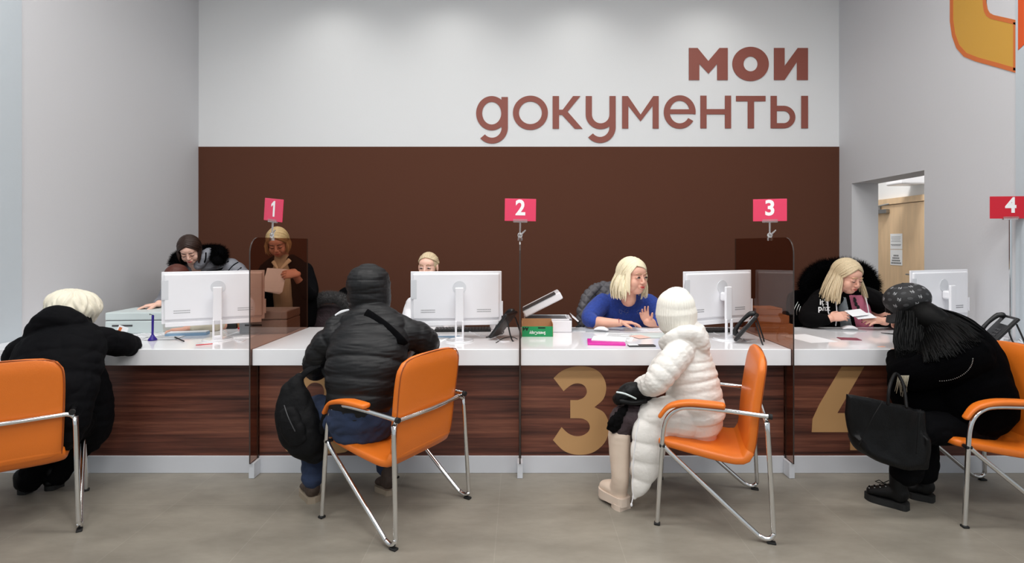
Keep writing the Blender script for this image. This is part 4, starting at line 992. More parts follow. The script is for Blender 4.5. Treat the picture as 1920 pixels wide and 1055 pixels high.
for i, dx in enumerate((0, 6, 12)):
    bm = B(); tube(bm, [P(1496+dx*.4, 566+dx*.7, 4.68), P(1489+dx*.8, 580+dx*.3, 4.67), P(1488+dx, 590, 4.67)], .003, n=6); obj('silver_fringe', bm, M_['silver'], t, smooth=True)
t = thing('fur_hooded_coat', 'brown coat with curly grey fur hood on the chair left of the hooded man', 'coat', (-1.62, 4.9, .5))
bm = B(); chain(bm, [(618, 680, 4.7, .18, .05), (618, 610, 4.7, .185, .06), (618, 580, 4.7, .15, .05)], ex=2.6); garment('coat', t, bm, 'plum_cloth', .008)
bm = B(); fur_tube(bm, [P(578, 600, 4.64), P(582, 574, 4.62), P(600, 560, 4.62), P(622, 557, 4.62), P(645, 564, 4.62), P(657, 590, 4.64)], [.04, .048, .05, .05, .05, .04], 2600, .03); obj('fur_trim', bm, M_['fur_grey'], t)

# ------------------------------------------------------------------ person 1: black down jacket, cream knit hat (left)
r = person('person in a black down jacket and cream cable-knit hat leaning on the counter at left', (-2.6, 2.8, 0))
bm = B(); Mh = headM(140, 585, 3.12, -25, 25); head_skin(bm, Mh)
chain(bm, [(90, 800, 2.74, .13, .10), (105, 690, 2.88, .15, .10), (125, 630, 3.02, .13, .09), (138, 605, 3.1, .06)]); 
limb(bm, [(170, 640, 3.0, .045), (228, 646, 3.16, .04), (243, 648, 3.22, .036), (235, 640, 3.32, .034), (214, 632, 3.44, .028)]); limb(bm, [(45, 660, 2.98, .045), (30, 690, 3.08, .04), (75, 645, 3.4, .03)])
hand(bm, P(208, 630, 3.46), (-.6, .6, .0), (0, 0, -1), 1, 20); hand(bm, P(82, 640, 3.45), (.6, .5, 0), (0, 0, -1), -1, 20)
limb(bm, [(120, 800, 2.8, .07), (165, 790, 3.13, .05), (122, 850, 3.13, .03), (110, 880, 3.1, .02)]); limb(bm, [(80, 800, 2.78, .07), (110, 795, 3.05, .05), (74, 850, 3.05, .03), (60, 880, 3.02, .02)])
body(r, bm, v=.005)
bm = B()
chain(bm, [(90, 815, 2.74, .19, .13), (95, 760, 2.78, .215, .15), (103, 700, 2.86, .235, .16), (115, 655, 2.94, .225, .155), (126, 628, 3.02, .18, .12), (136, 604, 3.08, .10, .09)], quilt=(.13, .012))
limb(bm, [(170, 640, 3.0, .09), (198, 640, 3.08, .085), (228, 646, 3.16, .075), (243, 648, 3.22, .066), (235, 640, 3.32, .06), (214, 632, 3.44, .05)], quilt=(.11, .010))
limb(bm, [(48, 655, 2.96, .09), (38, 672, 3.0, .085), (36, 690, 3.07, .07), (50, 665, 3.24, .06), (75, 645, 3.42, .05)], quilt=(.11, .010))
limb(bm, [(140, 690, 3.0, .13), (160, 740, 3.05, .13), (172, 785, 3.08, .11), (175, 815, 3.1, .085), (172, 832, 3.1, .05)])
limb(bm, [(62, 640, 2.92, .055), (80, 612, 2.92, .07), (105, 598, 2.94, .08), (132, 605, 2.96, .075), (158, 625, 3.0, .055), (168, 645, 3.02, .04)])
garment('jacket', r, bm, 'black_down', .006, 1, folds(.006, 9, 9, 14))
bm = B()
for s_ in (([(120, 800, 2.8, .1), (165, 795, 3.12, .085), (160, 825, 3.14, .075), (130, 860, 3.13, .062), (108, 893, 3.1, .06)]), ([(80, 800, 2.78, .1), (112, 800, 3.05, .085), (95, 835, 3.06, .07), (68, 866, 3.04, .062), (57, 902, 3.02, .062)])): limb(bm, s_)
garment('trousers', r, bm, 'black_cloth', .007, 1, folds(.007, 12, 12, 14))
shoe(r, FL(62, 918), FL(34, 927), 1.0, .08, 'black_leather', 'rubber'); shoe(r, FL(118, 908), FL(86, 920), 1.0, .08, 'black_leather', 'rubber')
c_ = P(138, 574, 3.12)
def cable(co, nn):
    d = co-c_; a = math.atan2(d.y, d.x); v = d.z*55
    return .009*abs(math.sin(a*8+d.x*6+.7*math.sin(v*.8)))**.7+.0035*math.sin(v*1.6+4*math.sin(a*8))
bm = B(); Mt = Matrix.Translation(c_) @ Matrix.Rotation(math.radians(18), 4, 'Y'); ell(bm, (0, 0, .0), (.128, .135, .094), Mt, 40, 28); ell(bm, (0.005, 0, -.045), (.112, .115, .07), Mt, 40, 28)
garment('knit_hat', r, bm, 'cream_wool', .005, 1, cable)

# ------------------------------------------------------------------ person 2: hooded man (station 2)
r = person('person seen from behind in a black quilted jacket with the hood up, blue jeans', (-.85, 2.85, 0))
bm = B(); head_skin(bm, headM(693, 535, 3.10, 0, 15))
chain(bm, [(674, 795, 2.80, .11, .08), (682, 700, 2.86, .14, .09), (692, 630, 2.98, .15, .09), (694, 580, 3.06, .06)])
limb(bm, [(765, 618, 3.0, .05), (802, 652, 3.2, .04), (748, 648, 3.44, .03)]); limb(bm, [(630, 622, 2.98, .05), (592, 690, 3.04, .04), (632, 660, 3.38, .03)])
hand(bm, P(740, 646, 3.48), (-.8, .4, 0), (0, 0, -1), 1, 22); hand(bm, P(640, 652, 3.44), (.6, .6, 0), (0, 0, -1), -1, 22)
limb(bm, [(650, 795, 2.84, .05), (596, 768, 3.12, .045), (588, 840, 3.03, .035), (586, 880, 2.96, .025)]); limb(bm, [(700, 795, 2.84, .05), (735, 778, 3.2, .045), (728, 840, 3.14, .03), (725, 870, 3.09, .025)])
body(r, bm, v=.005)
bm = B()
chain(bm, [(674, 768, 2.79, .17, .125), (677, 735, 2.81, .19, .14), (683, 695, 2.84, .215, .15), (690, 655, 2.90, .225, .15), (695, 625, 2.97, .222, .135), (694, 602, 3.01, .185, .12), (694, 584, 3.05, .125, .10)], quilt=(.082, .014), n=48)
limb(bm, [(752, 625, 2.99, .085), (778, 628, 3.03, .09), (797, 640, 3.10, .085), (800, 648, 3.20, .07), (782, 648, 3.32, .06), (748, 646, 3.46, .05)], quilt=(.07, .010))
limb(bm, [(640, 625, 2.97, .085), (612, 645, 2.97, .085), (594, 675, 2.99, .078), (594, 692, 3.06, .068), (612, 675, 3.22, .06), (636, 655, 3.42, .05)], quilt=(.07, .010))
limb(bm, [(690, 588, 3.04, .06), (655, 594, 3.02, .052), (626, 611, 2.99, .055)]); limb(bm, [(698, 588, 3.04, .06), (732, 596, 3.03, .05), (762, 612, 3.0, .055)])
ell(bm, P(691, 532, 3.09), (.128, .145, .122)); chain(bm, [(695, 592, 3.05, .10, .10), (694, 572, 3.07, .118, .12), (692, 550, 3.085, .128, .14)], n=32)
hood_z = P(690, 572, 3.07).z
def hooded(co, nn):
    d = folds(.0028, 7, 7, 42)(co, nn)
    if co.z > hood_z and co.y > 2.9: d += .006*(abs(math.sin((co.z-hood_z+.35*(co.x+.9)**2)*math.pi/.078))**.4-.8)
    return d
jk = tree(garment('jacket', r, bm, 'black_puffer', .0045, 1, hooded))
sp_ = [(686, 586), (700, 595), (716, 606), (732, 619), (746, 632), (758, 645), (770, 660), (782, 678)]
bm = B(); loft(bm, [(onto(jk, x, y, .003), .024, .005) for x, y in sp_], side=(.6, 0, .6), n=12, step=.02); obj('bag_strap', bm, M_['black_cloth'], r, smooth=True)
bm = B(); loft(bm, [(onto(jk, x, y, .002), w_, .003) for x, y, w_ in ((629, 591, .006), (641, 585, .011), (654, 581, .006))], side=(.2, 0, 1), n=10); obj('reflective_patch', bm, M_['white_cloth'], r, smooth=True)
bm = B()
chain(bm, [(672, 803, 2.80, .15, .10), (672, 788, 2.80, .168, .12), (674, 765, 2.8, .16, .12)], ex=2.4)
limb(bm, [(645, 795, 2.84, .09), (614, 775, 2.98, .08), (594, 765, 3.12, .078), (588, 800, 3.08, .07), (586, 850, 3.0, .062), (586, 895, 2.94, .06)])
limb(bm, [(705, 795, 2.82, .10), (722, 782, 3.05, .09), (735, 775, 3.2, .078), (732, 820, 3.16, .068), (725, 862, 3.1, .062), (724, 874, 3.07, .06)])
garment('jeans', r, bm, 'jeans', .006, 1, folds(.006, 14, 14, 18))
bm = B(); limb(bm, [(726, 874, 3.07, .044), (729, 897, 3.06, .040)]); obj('sock', bm, M_['black_cloth'], r, smooth=True)
shoe(r, FL(588, 946)+Vector((0.0, .02, 0)), FL(572, 920), 1.15, .075, 'brown_leather', 'tan_sole', .03); shoe(r, FL(737, 927), FL(704, 922)+Vector((0, .06, 0)), 1.1, .10, 'brown_leather', 'tan_sole', .03)
# his backpack
t = thing('backpack', 'black backpack hanging beside the hooded man', 'backpack', (-1.2, 2.86, .25))
bm = B(); chain(bm, [(562, 708, 2.9, .03, .03), (553, 728, 2.88, .07, .045), (552, 762, 2.87, .105, .07), (562, 800, 2.86, .118, .085), (577, 832, 2.86, .10, .08), (590, 852, 2.87, .06, .05)], side=(1, 0, -.3), ex=2.4, n=32)
garment('bag_body', t, bm, 'backpack', .006, 1, folds(.008, 9, 9, 11))
bm = B(); chain(bm, [(540, 772, 2.80, .05, .03), (548, 800, 2.79, .065, .035), (560, 826, 2.79, .055, .03)], side=(1, 0, -.4), ex=2.6); garment('front_pocket', t, bm, 'backpack', .005, 1, folds(.004, 14, 14, 14))
bm = B(); tube(bm, [P(533, 760, 2.785), P(541, 783, 2.755), P(553, 808, 2.75)], .003, n=6); obj('zipper', bm, M_['dark_grey'], t, smooth=True)
for pts in ([(560, 712, 2.89), (578, 694, 2.90), (600, 683, 2.92)], [(600, 812, 2.84), (612, 770, 2.84), (620, 725, 2.86), (607, 690, 2.93)]):
    bm = B(); loft(bm, [(P(*q), .018, .004) for q in pts], side=(1, 0, 0), n=10); obj('shoulder_strap', bm, M_['backpack'], t, smooth=True)

# ------------------------------------------------------------------ person 3: long white puffer coat (station 3)
r = person('child in a long white puffer coat and cream beanie seated sideways at station 3', (1.0, 2.88, 0))
bm = B(); Mh = headM(1262, 583, 2.96, 62, 12, 0, .93); head_skin(bm, Mh)
chain(bm, [(1305, 810, 2.89, .11, .12), (1298, 720, 2.91, .1, .12), (1285, 650, 2.95, .09, .11), (1272, 625, 2.96, .055)])
limb(bm, [(1275, 660, 2.82, .045), (1228, 722, 2.76, .04), (1202, 722, 2.92, .028)]); hand(bm, P(1200, 722, 2.95), (-.6, .6, -.2), (0, .3, -1), -1, 25, sc=.9)
limb(bm, [(1275, 665, 3.08, .045), (1225, 725, 3.1, .04), (1200, 722, 3.05, .028)]); hand(bm, P(1198, 722, 3.03), (-.9, .1, -.2), (0, .3, -1), 1, 25, sc=.9)
limb(bm, [(1290, 800, 2.88, .07), (1168, 785, 2.88, .055), (1161, 860, 2.86, .035), (1163, 900, 2.85, .025)]); limb(bm, [(1290, 800, 3.0, .07), (1185, 790, 3.1, .055), (1195, 860, 3.12, .03), (1203, 885, 3.12, .022)])
body(r, bm, v=.004)
bm = B()
SD = (-.95, .3, 0)
chain(bm, [(1305, 780, 2.89, .150, .165), (1304, 765, 2.89, .158, .17), (1300, 735, 2.9, .152, .172), (1292, 700, 2.92, .15, .175), (1286, 668, 2.94, .135, .165), (1280, 645, 2.95, .11, .14), (1274, 625, 2.96, .075, .09)], side=SD, quilt=(.048, .011), n=40)
limb(bm, [(1280, 655, 2.83, .078), (1262, 675, 2.78, .078), (1243, 700, 2.75, .074), (1228, 718, 2.76, .068), (1214, 722, 2.84, .06), (1204, 722, 2.93, .05)], quilt=(.045, .009))
limb(bm, [(1275, 655, 3.07, .075), (1240, 690, 3.12, .07), (1222, 722, 3.12, .06), (1202, 722, 3.05, .048)], quilt=(.045, .009))
limb(bm, [(1318, 787, 2.87, .112), (1290, 784, 2.85, .115), (1255, 780, 2.84, .11), (1225, 780, 2.84, .09)], quilt=(.09, .008))
chain(bm, [(1238, 765, 2.83, .085, .06), (1228, 785, 2.81, .095, .055), (1219, 815, 2.79, .098, .045), (1214, 850, 2.78, .092, .04), (1208, 885, 2.78, .075, .035), (1199, 913, 2.78, .048, .028), (1189, 932, 2.78, .02, .018)], quilt=(.098, .012), n=32)
limb(bm, [(1246, 648, 2.9, .035), (1262, 634, 2.84, .04), (1284, 624, 2.82, .045), (1304, 628, 2.82, .05), (1316, 645, 2.83, .048), (1323, 662, 2.84, .025)], quilt=(.04, .006))
limb(bm, [(1300, 618, 2.92, .06), (1312, 635, 2.92, .055), (1320, 655, 2.9, .03)], quilt=(.04, .006))
limb(bm, [(1242, 642, 2.9, .025), (1258, 630, 2.84, .028), (1290, 616, 2.88, .035), (1302, 616, 3.0, .035), (1280, 622, 3.08, .03), (1250, 634, 3.04, .025)])
wc = tree(garment('puffer_coat', r, bm, 'white_puffer', .0045, 1, lambda co, nn: folds(.002 if co.z > .52 else .0008, 14, 14, 40 if co.z > .52 else 16)(co, nn)))
bm = B(); zp = [onto(wc, x, y, .001, 2.77) for x, y in ((1199, 785), (1196, 800), (1192, 820), (1190, 840), (1188, 860), (1187, 880), (1186, 900), (1186, 918), (1187, 930))]+[P(1184, 944, 2.76)]
tube(bm, [p for i, p in enumerate(zp) if i == 0 or (p-zp[0]).length < .6 and abs(p.y-2.74) < .12], .0026, n=6); ell(bm, P(1184, 946, 2.76), (.006, .004, .010)); obj('zipper', bm, M_['white_plastic'], r, smooth=True)
bm = B(); limb(bm, [(1270, 790, 2.9, .09), (1215, 785, 2.88, .08), (1170, 782, 2.87, .072), (1163, 800, 2.86, .062), (1162, 820, 2.86, .055)]); limb(bm, [(1270, 795, 3.0, .09), (1188, 788, 3.08, .07), (1192, 825, 3.1, .055)])
garment('trousers', r, bm, 'plum_cloth', .006, 1, folds(.006, 18, 18, 18))
def boot(knee, ankle, heel, toe, nm='boot'):
    H_ = Vector(heel); T_ = Vector(toe); D = (T_-H_).normalized(); X = D.cross(Vector((0, 0, 1))).normalized(); L = (T_-H_).length
    bm = B(); loft(bm, [(Vector(knee), .062, .062), (Vector(knee).lerp(Vector(ankle), .5), .056, .056), (Vector(ankle), .048, .048), (H_+D*.05+Vector((0, 0, .10)), .046, .052), (H_+D*.06+Vector((0, 0, .07)), .044, .055)], side=X, n=28)
    loft(bm, [(H_+D*.045+Vector((0, 0, .085)), .042, .035), (H_+D*L*.6+Vector((0, 0, .085)), .047, .038), (H_+D*L*.86+Vector((0, 0, .075)), .043, .030)], side=X, n=24)
    u = obj(nm, voxel(bm, .005, 3, folds(.0012, 8, 8, 22)), M_['beige_leather'], r, smooth=True)
    bm = B(); Mx = Matrix.Identity(4)
    for i in range(3): Mx[i][0] = X[i]; Mx[i][1] = D[i]; Mx[i][2] = (0, 0, 1)[i]; Mx[i][3] = H_[i]
    for z0, y0, y1 in ((.0, -.012, L*.42), (.012, L*.55, L*.98)):
        prism(bm, smooth_path([[(-.04, y0+.01), (-.048, (y0+y1)/2), (-.04, y1-.01)], [(.04, y1-.01), (.048, (y0+y1)/2), (.04, y0+.01)]], 4), Mx @ Matrix.Translation((0, 0, z0)), .03)
    prism(bm, smooth_path([[(0, -.014), (-.038, .0), (-.047, L*.3), (-.054, L*.65), (-.044, L*.92), (0, L+.012), (.044, L*.92), (.054, L*.65), (.047, L*.3), (.038, .0), (0, -.014)]], 4), Mx @ Matrix.Translation((0, 0, .022)), .045)
    obj('platform_sole', bm, M_['beige_sole'], u)
boot(P(1161, 815, 2.86), P(1163, 895, 2.85), FL(1172, 956), FL(1130, 930))
boot(P(1192, 830, 3.1), P(1203, 885, 3.12), FL(1215, 912), FL(1188, 905))
c2 = P(1266, 570, 2.96)
def ribs(co, nn):
    d = co-c2; a = math.atan2(d.y, d.x); return .0016*math.sin(a*46)
bm = B(); Mt = Matrix.Translation(c2) @ Matrix.Rotation(math.radians(-6), 4, 'Y')
loft(bm, [(Mt @ Vector((0, 0, -.085)), .102, .112), (Mt @ Vector((0, 0, -.055)), .106, .116), (Mt @ Vector((0, 0, -.02)), .104, .115)], side=(1, 0, 0), n=48, cap='flat'); ell(bm, (.002, 0, -.012), (.104, .116, .10), Mt, 40, 24); ell(bm, (.012, 0, .04), (.072, .082, .056), Mt, 40, 24)
loft(bm, [(Mt @ Vector((0, 0, -.088)), .108, .118), (Mt @ Vector((0, 0, -.048)), .113, .123)], side=(1, 0, 0), n=48)
garment('beanie', r, bm, 'white_wool', .004, 1, ribs)
t = thing('handbag', 'small black leather bag with a striped strap on the lap of the white coat', 'bag', P(1185, 765, 2.85))
bm = B(); chain(bm, [(1160, 748, 2.86, .035, .05), (1180, 735, 2.86, .055, .06), (1205, 738, 2.88, .06, .06), (1215, 748, 2.9, .05, .05)], side=(0, 0, 1)); garment('bag_body', t, bm, 'black_leather', .005, 1, folds(.006, 16, 16, 16))
bm = B(); tube(bm, [P(1157, 735, 2.79), P(1172, 738, 2.78), P(1192, 747, 2.79)], .005, n=8); obj('striped_strap', bm, M_['pale_green'], t, smooth=True)
bm = B(); tube(bm, [P(1164, 752, 2.80), P(1190, 755, 2.79), P(1210, 752, 2.80)], .012, n=10); obj('handle', bm, M_['black_leather'], t, smooth=True)
bm = B(); chain(bm, [(1172, 765, 2.83, .02, .02), (1160, 780, 2.80, .03, .02), (1152, 795, 2.81, .045, .03), (1150, 803, 2.82, .035, .025)]); o = garment('scarf', None, bm, 'black_knit', .005, 1, folds(.010, 28, 28, 28)); tag(o, 'crumpled black lace scarf over the knee at station 3', 'scarf')


# ------------------------------------------------------------------ person 4: woman in black with the patterned cap (station 4)
r = person('person in a long black coat and monogrammed cap bending over the counter at station 4', (2.5, 2.9, 0))
bm = B(); Mh = headM(1697, 588, 3.28, 75, 40, 0); head_skin(bm, Mh)
chain(bm, [(1815, 785, 2.9, .13, .12), (1808, 720, 2.95, .14, .12), (1790, 655, 3.05, .14, .12), (1750, 615, 3.18, .09), (1722, 600, 3.24, .055)])
limb(bm, [(1795, 650, 2.9, .05), (1735, 700, 2.9, .045), (1695, 695, 3.0, .04), (1676, 662, 3.22, .03)])
hand(bm, P(1676, 664, 3.22), (-.25, .9, .25), (0, 0, -1), 1, 20)
limb(bm, [(1790, 640, 3.25, .05), (1735, 655, 3.4, .04), (1705, 640, 3.55, .03)]); hand(bm, P(1705, 640, 3.55), (-.7, .6, 0), (0, 0, -1), 1, 20)
limb(bm, [(1810, 800, 2.9, .07), (1725, 800, 2.87, .055), (1712, 860, 2.85, .03)]); limb(bm, [(1810, 800, 3.0, .07), (1735, 800, 3.05, .055), (1732, 860, 2.98, .03)])
body(r, bm, v=.004)
bm = B()
chain(bm, [(1820, 764, 2.9, .195, .165), (1818, 745, 2.9, .205, .185), (1810, 715, 2.93, .205, .19), (1802, 685, 2.97, .205, .19), (1792, 655, 3.03, .195, .18), (1775, 628, 3.1, .16, .15), (1750, 608, 3.18, .11, .11)], ex=2.2, n=36)
limb(bm, [(1815, 668, 2.87, .12), (1780, 678, 2.83, .11), (1735, 695, 2.86, .095), (1700, 702, 2.92, .085), (1688, 688, 3.04, .07), (1680, 668, 3.18, .05)])
limb(bm, [(1790, 640, 3.2, .1), (1735, 652, 3.38, .07), (1712, 642, 3.5, .045)])
limb(bm, [(1838, 655, 2.95, .09), (1850, 662, 2.9, .06)])
limb(bm, [(1706, 690, 3.02, .10), (1700, 725, 3.02, .095), (1706, 765, 3.0, .08)])
chain(bm, [(1740, 690, 3.0, .12, .12), (1740, 740, 2.96, .15, .12), (1760, 778, 2.94, .17, .12)])
chain(bm, [(1815, 735, 2.9, .2, .19), (1822, 762, 2.9, .205, .175)], ex=2.6)
ct = tree(garment('coat', r, bm, 'black_wool', .007, 1, folds(.006, 8, 8, 8)))
bm = B(); limb(bm, [(1835, 800, 2.88, .095), (1790, 802, 2.85, .095), (1740, 802, 2.84, .09), (1712, 808, 2.85, .08), (1706, 840, 2.85, .078), (1700, 870, 2.85, .085), (1698, 882, 2.85, .08)])
limb(bm, [(1835, 800, 3.02, .095), (1735, 802, 3.05, .085), (1730, 840, 3.0, .08), (1728, 868, 2.97, .085), (1728, 880, 2.96, .08)])
garment('trousers', r, bm, 'black_cloth', .007, 1, folds(.006, 14, 14, 14))
for hl, te in ((FL(1704, 956), FL(1622, 932)), (FL(1752, 940), FL(1700, 928))):
    u, Mx = shoe(r, hl, te, 1.15, .17, 'black_leather', 'rubber', .035, name='boot')
    ut = tree(u); bm = B()
    def top(x, y, off=.002):
        h = ut.ray_cast(Mx @ Vector((x, y, .5)), Vector((0, 0, -1))); return (h[0] if h[0] is not None else Mx @ Vector((x, y, .1)))+Vector((0, 0, off))
    for k in range(4):
        for s in (-1, 1): ell(bm, top(s*.022, .10+k*.026, .001), (.0042, .0042, .003), None, 8, 6)
    o = obj('eyelets', bm, M_['silver'], u); o['kind'] = 'stuff'
    bm = B()
    for k in range(4): tube(bm, [top(-.022, .10+k*.026), top(0, .104+k*.026, .003), top(.022, .112+k*.026)], .0026, n=6)
    tube(bm, [top(0, .11)+Vector(q) for q in ((0, 0, 0), (-.03, 0, .022), (-.045, .01, .01), (-.01, 0, .004), (.03, 0, .022), (.042, -.01, .004))], .0024, n=6)
    obj('laces', bm, M_['black_cloth'], u, smooth=True)
# scarf fringe and pearl trim
bm = B(); rnd = random.Random(4)
for i in range(11):
    x = 1679+i*2.0; q = [onto(ct, x+5, 704, .006), onto(ct, x+2, 720, .007), onto(ct, x+rnd.uniform(-3, 5), 736+rnd.uniform(-4, 8), .008)]
    if (q[0]-q[2]).length < .2: tube(bm, q, .0016, n=6)
obj('fringe', bm, M_['cream_sleeve'], r, smooth=True)['kind'] = 'stuff'
bm = B()
for i in range(24):
    t = i/23; a_ = math.radians(90*t); ell(bm, onto(ct, 1762+62*math.sin(a_), 672+42*math.cos(a_), .001), (.0026, .0026, .0026), None, 8, 6)
obj('pearl_trim', bm, M_['silver'], r)['kind'] = 'stuff'
# long black hair
bm = B(); rnd = random.Random(11); ell(bm, (0, -.02, .02), (.095, .11, .105), Mh)
loft(bm, [(P(1712, 590, 3.24), .12, .10), (P(1740, 600, 3.12), .10, .09), (P(1770, 612, 3.04), .07, .06)], side=(0, 0, 1), n=20)
for i in range(640):
    a0 = rnd.random()
    if i % 2 == 0:
        t = rnd.random(); s0 = P(1684+48*t, 588+rnd.uniform(-5, 5), 3.12+rnd.uniform(0, .1)); L_ = rnd.uniform(0, 1)
        pts = [(s0, .008, .005), (P(1679+56*t, 618+rnd.uniform(-5, 5), 3.07), .009, .006), (P(1678+54*t+rnd.uniform(-3, 3), 644+rnd.uniform(-6, 6), 3.02), .007, .005), (P(1683+48*t+rnd.uniform(-6, 6), 656+40*L_*(1-.5*t), 2.99), .002, .002)]
    else:
        t = rnd.random(); s0 = P(1700+34*t, 594-12*t+rnd.uniform(-5, 4), 3.14+.06*t)
        ang = rnd.random(); ex_, ey_ = 1722+118*ang+rnd.uniform(-8, 8), 672-42*ang*ang+rnd.uniform(-12, 10)
        pts = [(s0, .007, .0045)]
        for k_, w_ in ((.3, .009), (.55, .009), (.8, .007), (1.0, .002)):
            x = s0.x/s0.y*F+CX; y = CY+(H-s0.z)/s0.y*F
            px_ = x+(ex_-x)*k_; py_ = y+(ey_-y)*k_-16*math.sin(k_*math.pi)*ang
            q = onto(ct, px_, py_, rnd.uniform(.004, .016), 3.1)
            if (q-pts[-1][0]).length > .32: break
            pts.append((q, w_, w_*.55))
        if len(pts) < 3: continue
    loft(bm, pts, n=6, step=.035)
obj('hair', bm, BLACKH, r, smooth=True)
# newsboy cap with a tonal monogram print
cc = P(1700, 560, 3.26); Mc = Matrix.Translation(cc) @ Matrix.Rotation(math.radians(-14), 4, 'Y')
bm = B(); ell(bm, (0.0, 0, .0), (.128, .125, .098), Mc, 40, 28); ell(bm, (.0, 0, -.04), (.116, .112, .07), Mc, 40, 28)
loft(bm, [(Mc @ Vector((-.075, -.02, -.06)), .075, .014), (Mc @ Vector((-.12, -.03, -.085)), .068, .008), (Mc @ Vector((-.155, -.035, -.11)), .045, .005)], side=(0, 1, 0), n=24)
ell(bm, (.0, 0, .098), (.010, .010, .006), Mc)
cap = garment('cap', r, bm, cloth('cap_cloth', (26, 26, 28), 0.7, (90, .2)), .005, 2)
bm = B(); M_['cap_print'] = mat('cap_print', S(150, 150, 152), 0.7); M_['cap_patch'] = mat('cap_patch', S(62, 62, 64), 0.8)
patches = B()
k = 0
for row, el in enumerate((60, 38, 16, -6)):
    for j in range(9):
        az = -90+(j-4)*26+(row % 2)*13
        d = dirv(0, 0); a_, e_ = math.radians(az), math.radians(el)
        d = Vector((math.cos(e_)*math.cos(a_), math.cos(e_)*math.sin(a_), math.sin(e_)))
        p = Vector((d.x*.1275, d.y*.1245, d.z*.0975)); n_ = Vector((d.x/.128, d.y/.125, d.z/.098)).normalized()
        rt = Vector((0, 0, 1)).cross(n_).normalized(); up = n_.cross(rt); rt = Matrix.Rotation(rnd.uniform(-.3, .3), 3, n_) @ rt; up = n_.cross(rt)
        k += 1
        Mf = Mc @ frame(p, rt, up)
        if k % 2:
            t_ = text_bm('N', .028, Mf, depth=.0006, bold=0.0); merge(bm, t_); t_ = text_bm('Y', .028, Mf @ Matrix.Translation((0.001, -.004, .0004)), depth=.0006); merge(bm, t_)
        else: ell(patches, (0, 0, 0), (.015, .009, .001), Mf, 12, 6)
obj('monogram_print', bm, M_['cap_print'], cap)['kind'] = 'stuff'; obj('print_patches', patches, M_['cap_patch'], cap)['kind'] = 'stuff'
# tote bag
t = thing('tote_bag', 'large black leather tote bag hanging in front of the woman in the black coat', 'bag', (2.0, 2.78, .2))
o2 = smooth_path([[(1586, 736), (1612, 741), (1655, 750), (1735, 769)], [(1738, 800), (1741, 840), (1736, 878)], [(1700, 882), (1660, 872), (1625, 856), (1604, 840), (1592, 812), (1584, 775)]], 4)
q = [((x-CX)*2.78/F, H-(y-CY)*2.78/F) for x, y in o2]; cxq = sum(a for a, b in q)/len(q); czq = sum(b for a, b in q)/len(q)
bm = B(); rings = []
for yy, sc_ in ((-.055, .80), (-.048, .92), (-.02, .985), (0.0, 1.0), (.03, .985), (.06, .93), (.07, .8)):
    rings.append([bm.verts.new((cxq+(a-cxq)*sc_, 2.78+yy*(1.0 if (b < czq) else .45), czq+(b-czq)*sc_)) for a, b in q])
for r0, r1 in zip(rings[:-1], rings[1:]):
    for k in range(len(q)): bm.faces.new((r0[k], r0[(k+1) % len(q)], r1[(k+1) % len(q)], r1[k]))
bm.faces.new(rings[0]); bm.faces.new(list(reversed(rings[-1])))
garment('bag_body', t, bm, 'black_leather', .006, 2, folds(.008, 8, 8, 3))
bm = B(); tube(bm, [P(1665, 757, 2.735), P(1668, 725, 2.75), P(1680, 700, 2.82), P(1694, 722, 2.79), P(1700, 763, 2.735)], .008, n=10); obj('handle', bm, M_['black_leather'], t, smooth=True)
bm = B(); tube(bm, [P(1655, 752, 2.728), P(1635, 785, 2.722), P(1610, 835, 2.735)], .003, n=6); obj('seam', bm, M_['black_leather'], t, smooth=True); bm = B(); tube(bm, [P(1726, 768, 2.735), P(1722, 800, 2.722), P(1718, 850, 2.722)], .003, n=6); obj('seam', bm, M_['black_leather'], t, smooth=True)

# ------------------------------------------------------------------ person 5: standing young woman in the grey fur-collared jacket
r = person('person with centre-parted brown hair in a grey jacket with black fur collar, bending forward', (-2.7, 4.65, 0))
bm = B(); Mh = headM(356, 469, 4.42, 198, 34, 6, .98); head_skin(bm, Mh)
chain(bm, [(400, 640, 5.0, .12, .10), (395, 570, 4.9, .14, .1), (388, 520, 4.7, .13, .09), (370, 494, 4.5, .05)])
limb(bm, [(338, 508, 4.56, .045), (320, 538, 4.48, .04), (307, 561, 4.3, .034), (298, 569, 4.04, .026)]); hand(bm, P(299, 570, 4.03), (-.85, -.4, -.12), (0, 0, -1), 1, 16)
limb(bm, [(440, 512, 4.6, .045), (455, 570, 4.5, .04), (430, 600, 4.2, .028)]); hand(bm, P(430, 600, 4.2), (-.6, -.7, -.2), (0, 0, -1), -1, 16)
limb(bm, [(405, 640, 5.0, .085), (405, 700, 5.0, .07), (405, 725, 5.0, .05)]); body(r, bm, 'skin_pale')
face_parts(r, Mh, down=1.0, brow='lash')
obj('hair', hair_mesh(Mh, .10, 0, n=75, seed=5, th0=66, flare=.004, curl=.01, front=53), DARKH, r, smooth=True)
bm = B()
chain(bm, [(402, 640, 5.02, .17, .13), (400, 580, 4.94, .2, .14), (396, 540, 4.82, .205, .14), (392, 512, 4.69, .19, .13), (385, 494, 4.58, .13, .1)], quilt=(.085, .012), n=36)
limb(bm, [(345, 507, 4.6, .085), (332, 520, 4.56, .075), (319, 538, 4.48, .062), (308, 558, 4.34, .05), (302, 565, 4.16, .044), (297, 568, 4.07, .038)], quilt=(.07, .009))
limb(bm, [(425, 497, 4.6, .08), (447, 512, 4.58, .082), (462, 545, 4.5, .075), (455, 590, 4.35, .06)], quilt=(.07, .010))
limb(bm, [(372, 498, 4.47, .045), (385, 480, 4.5, .05), (392, 472, 4.56, .04)], quilt=(.05, .006))
gj = tree(garment('jacket', r, bm, 'grey_puffer', .005, 1, folds(.003, 14, 14, 30)))
bm = B()
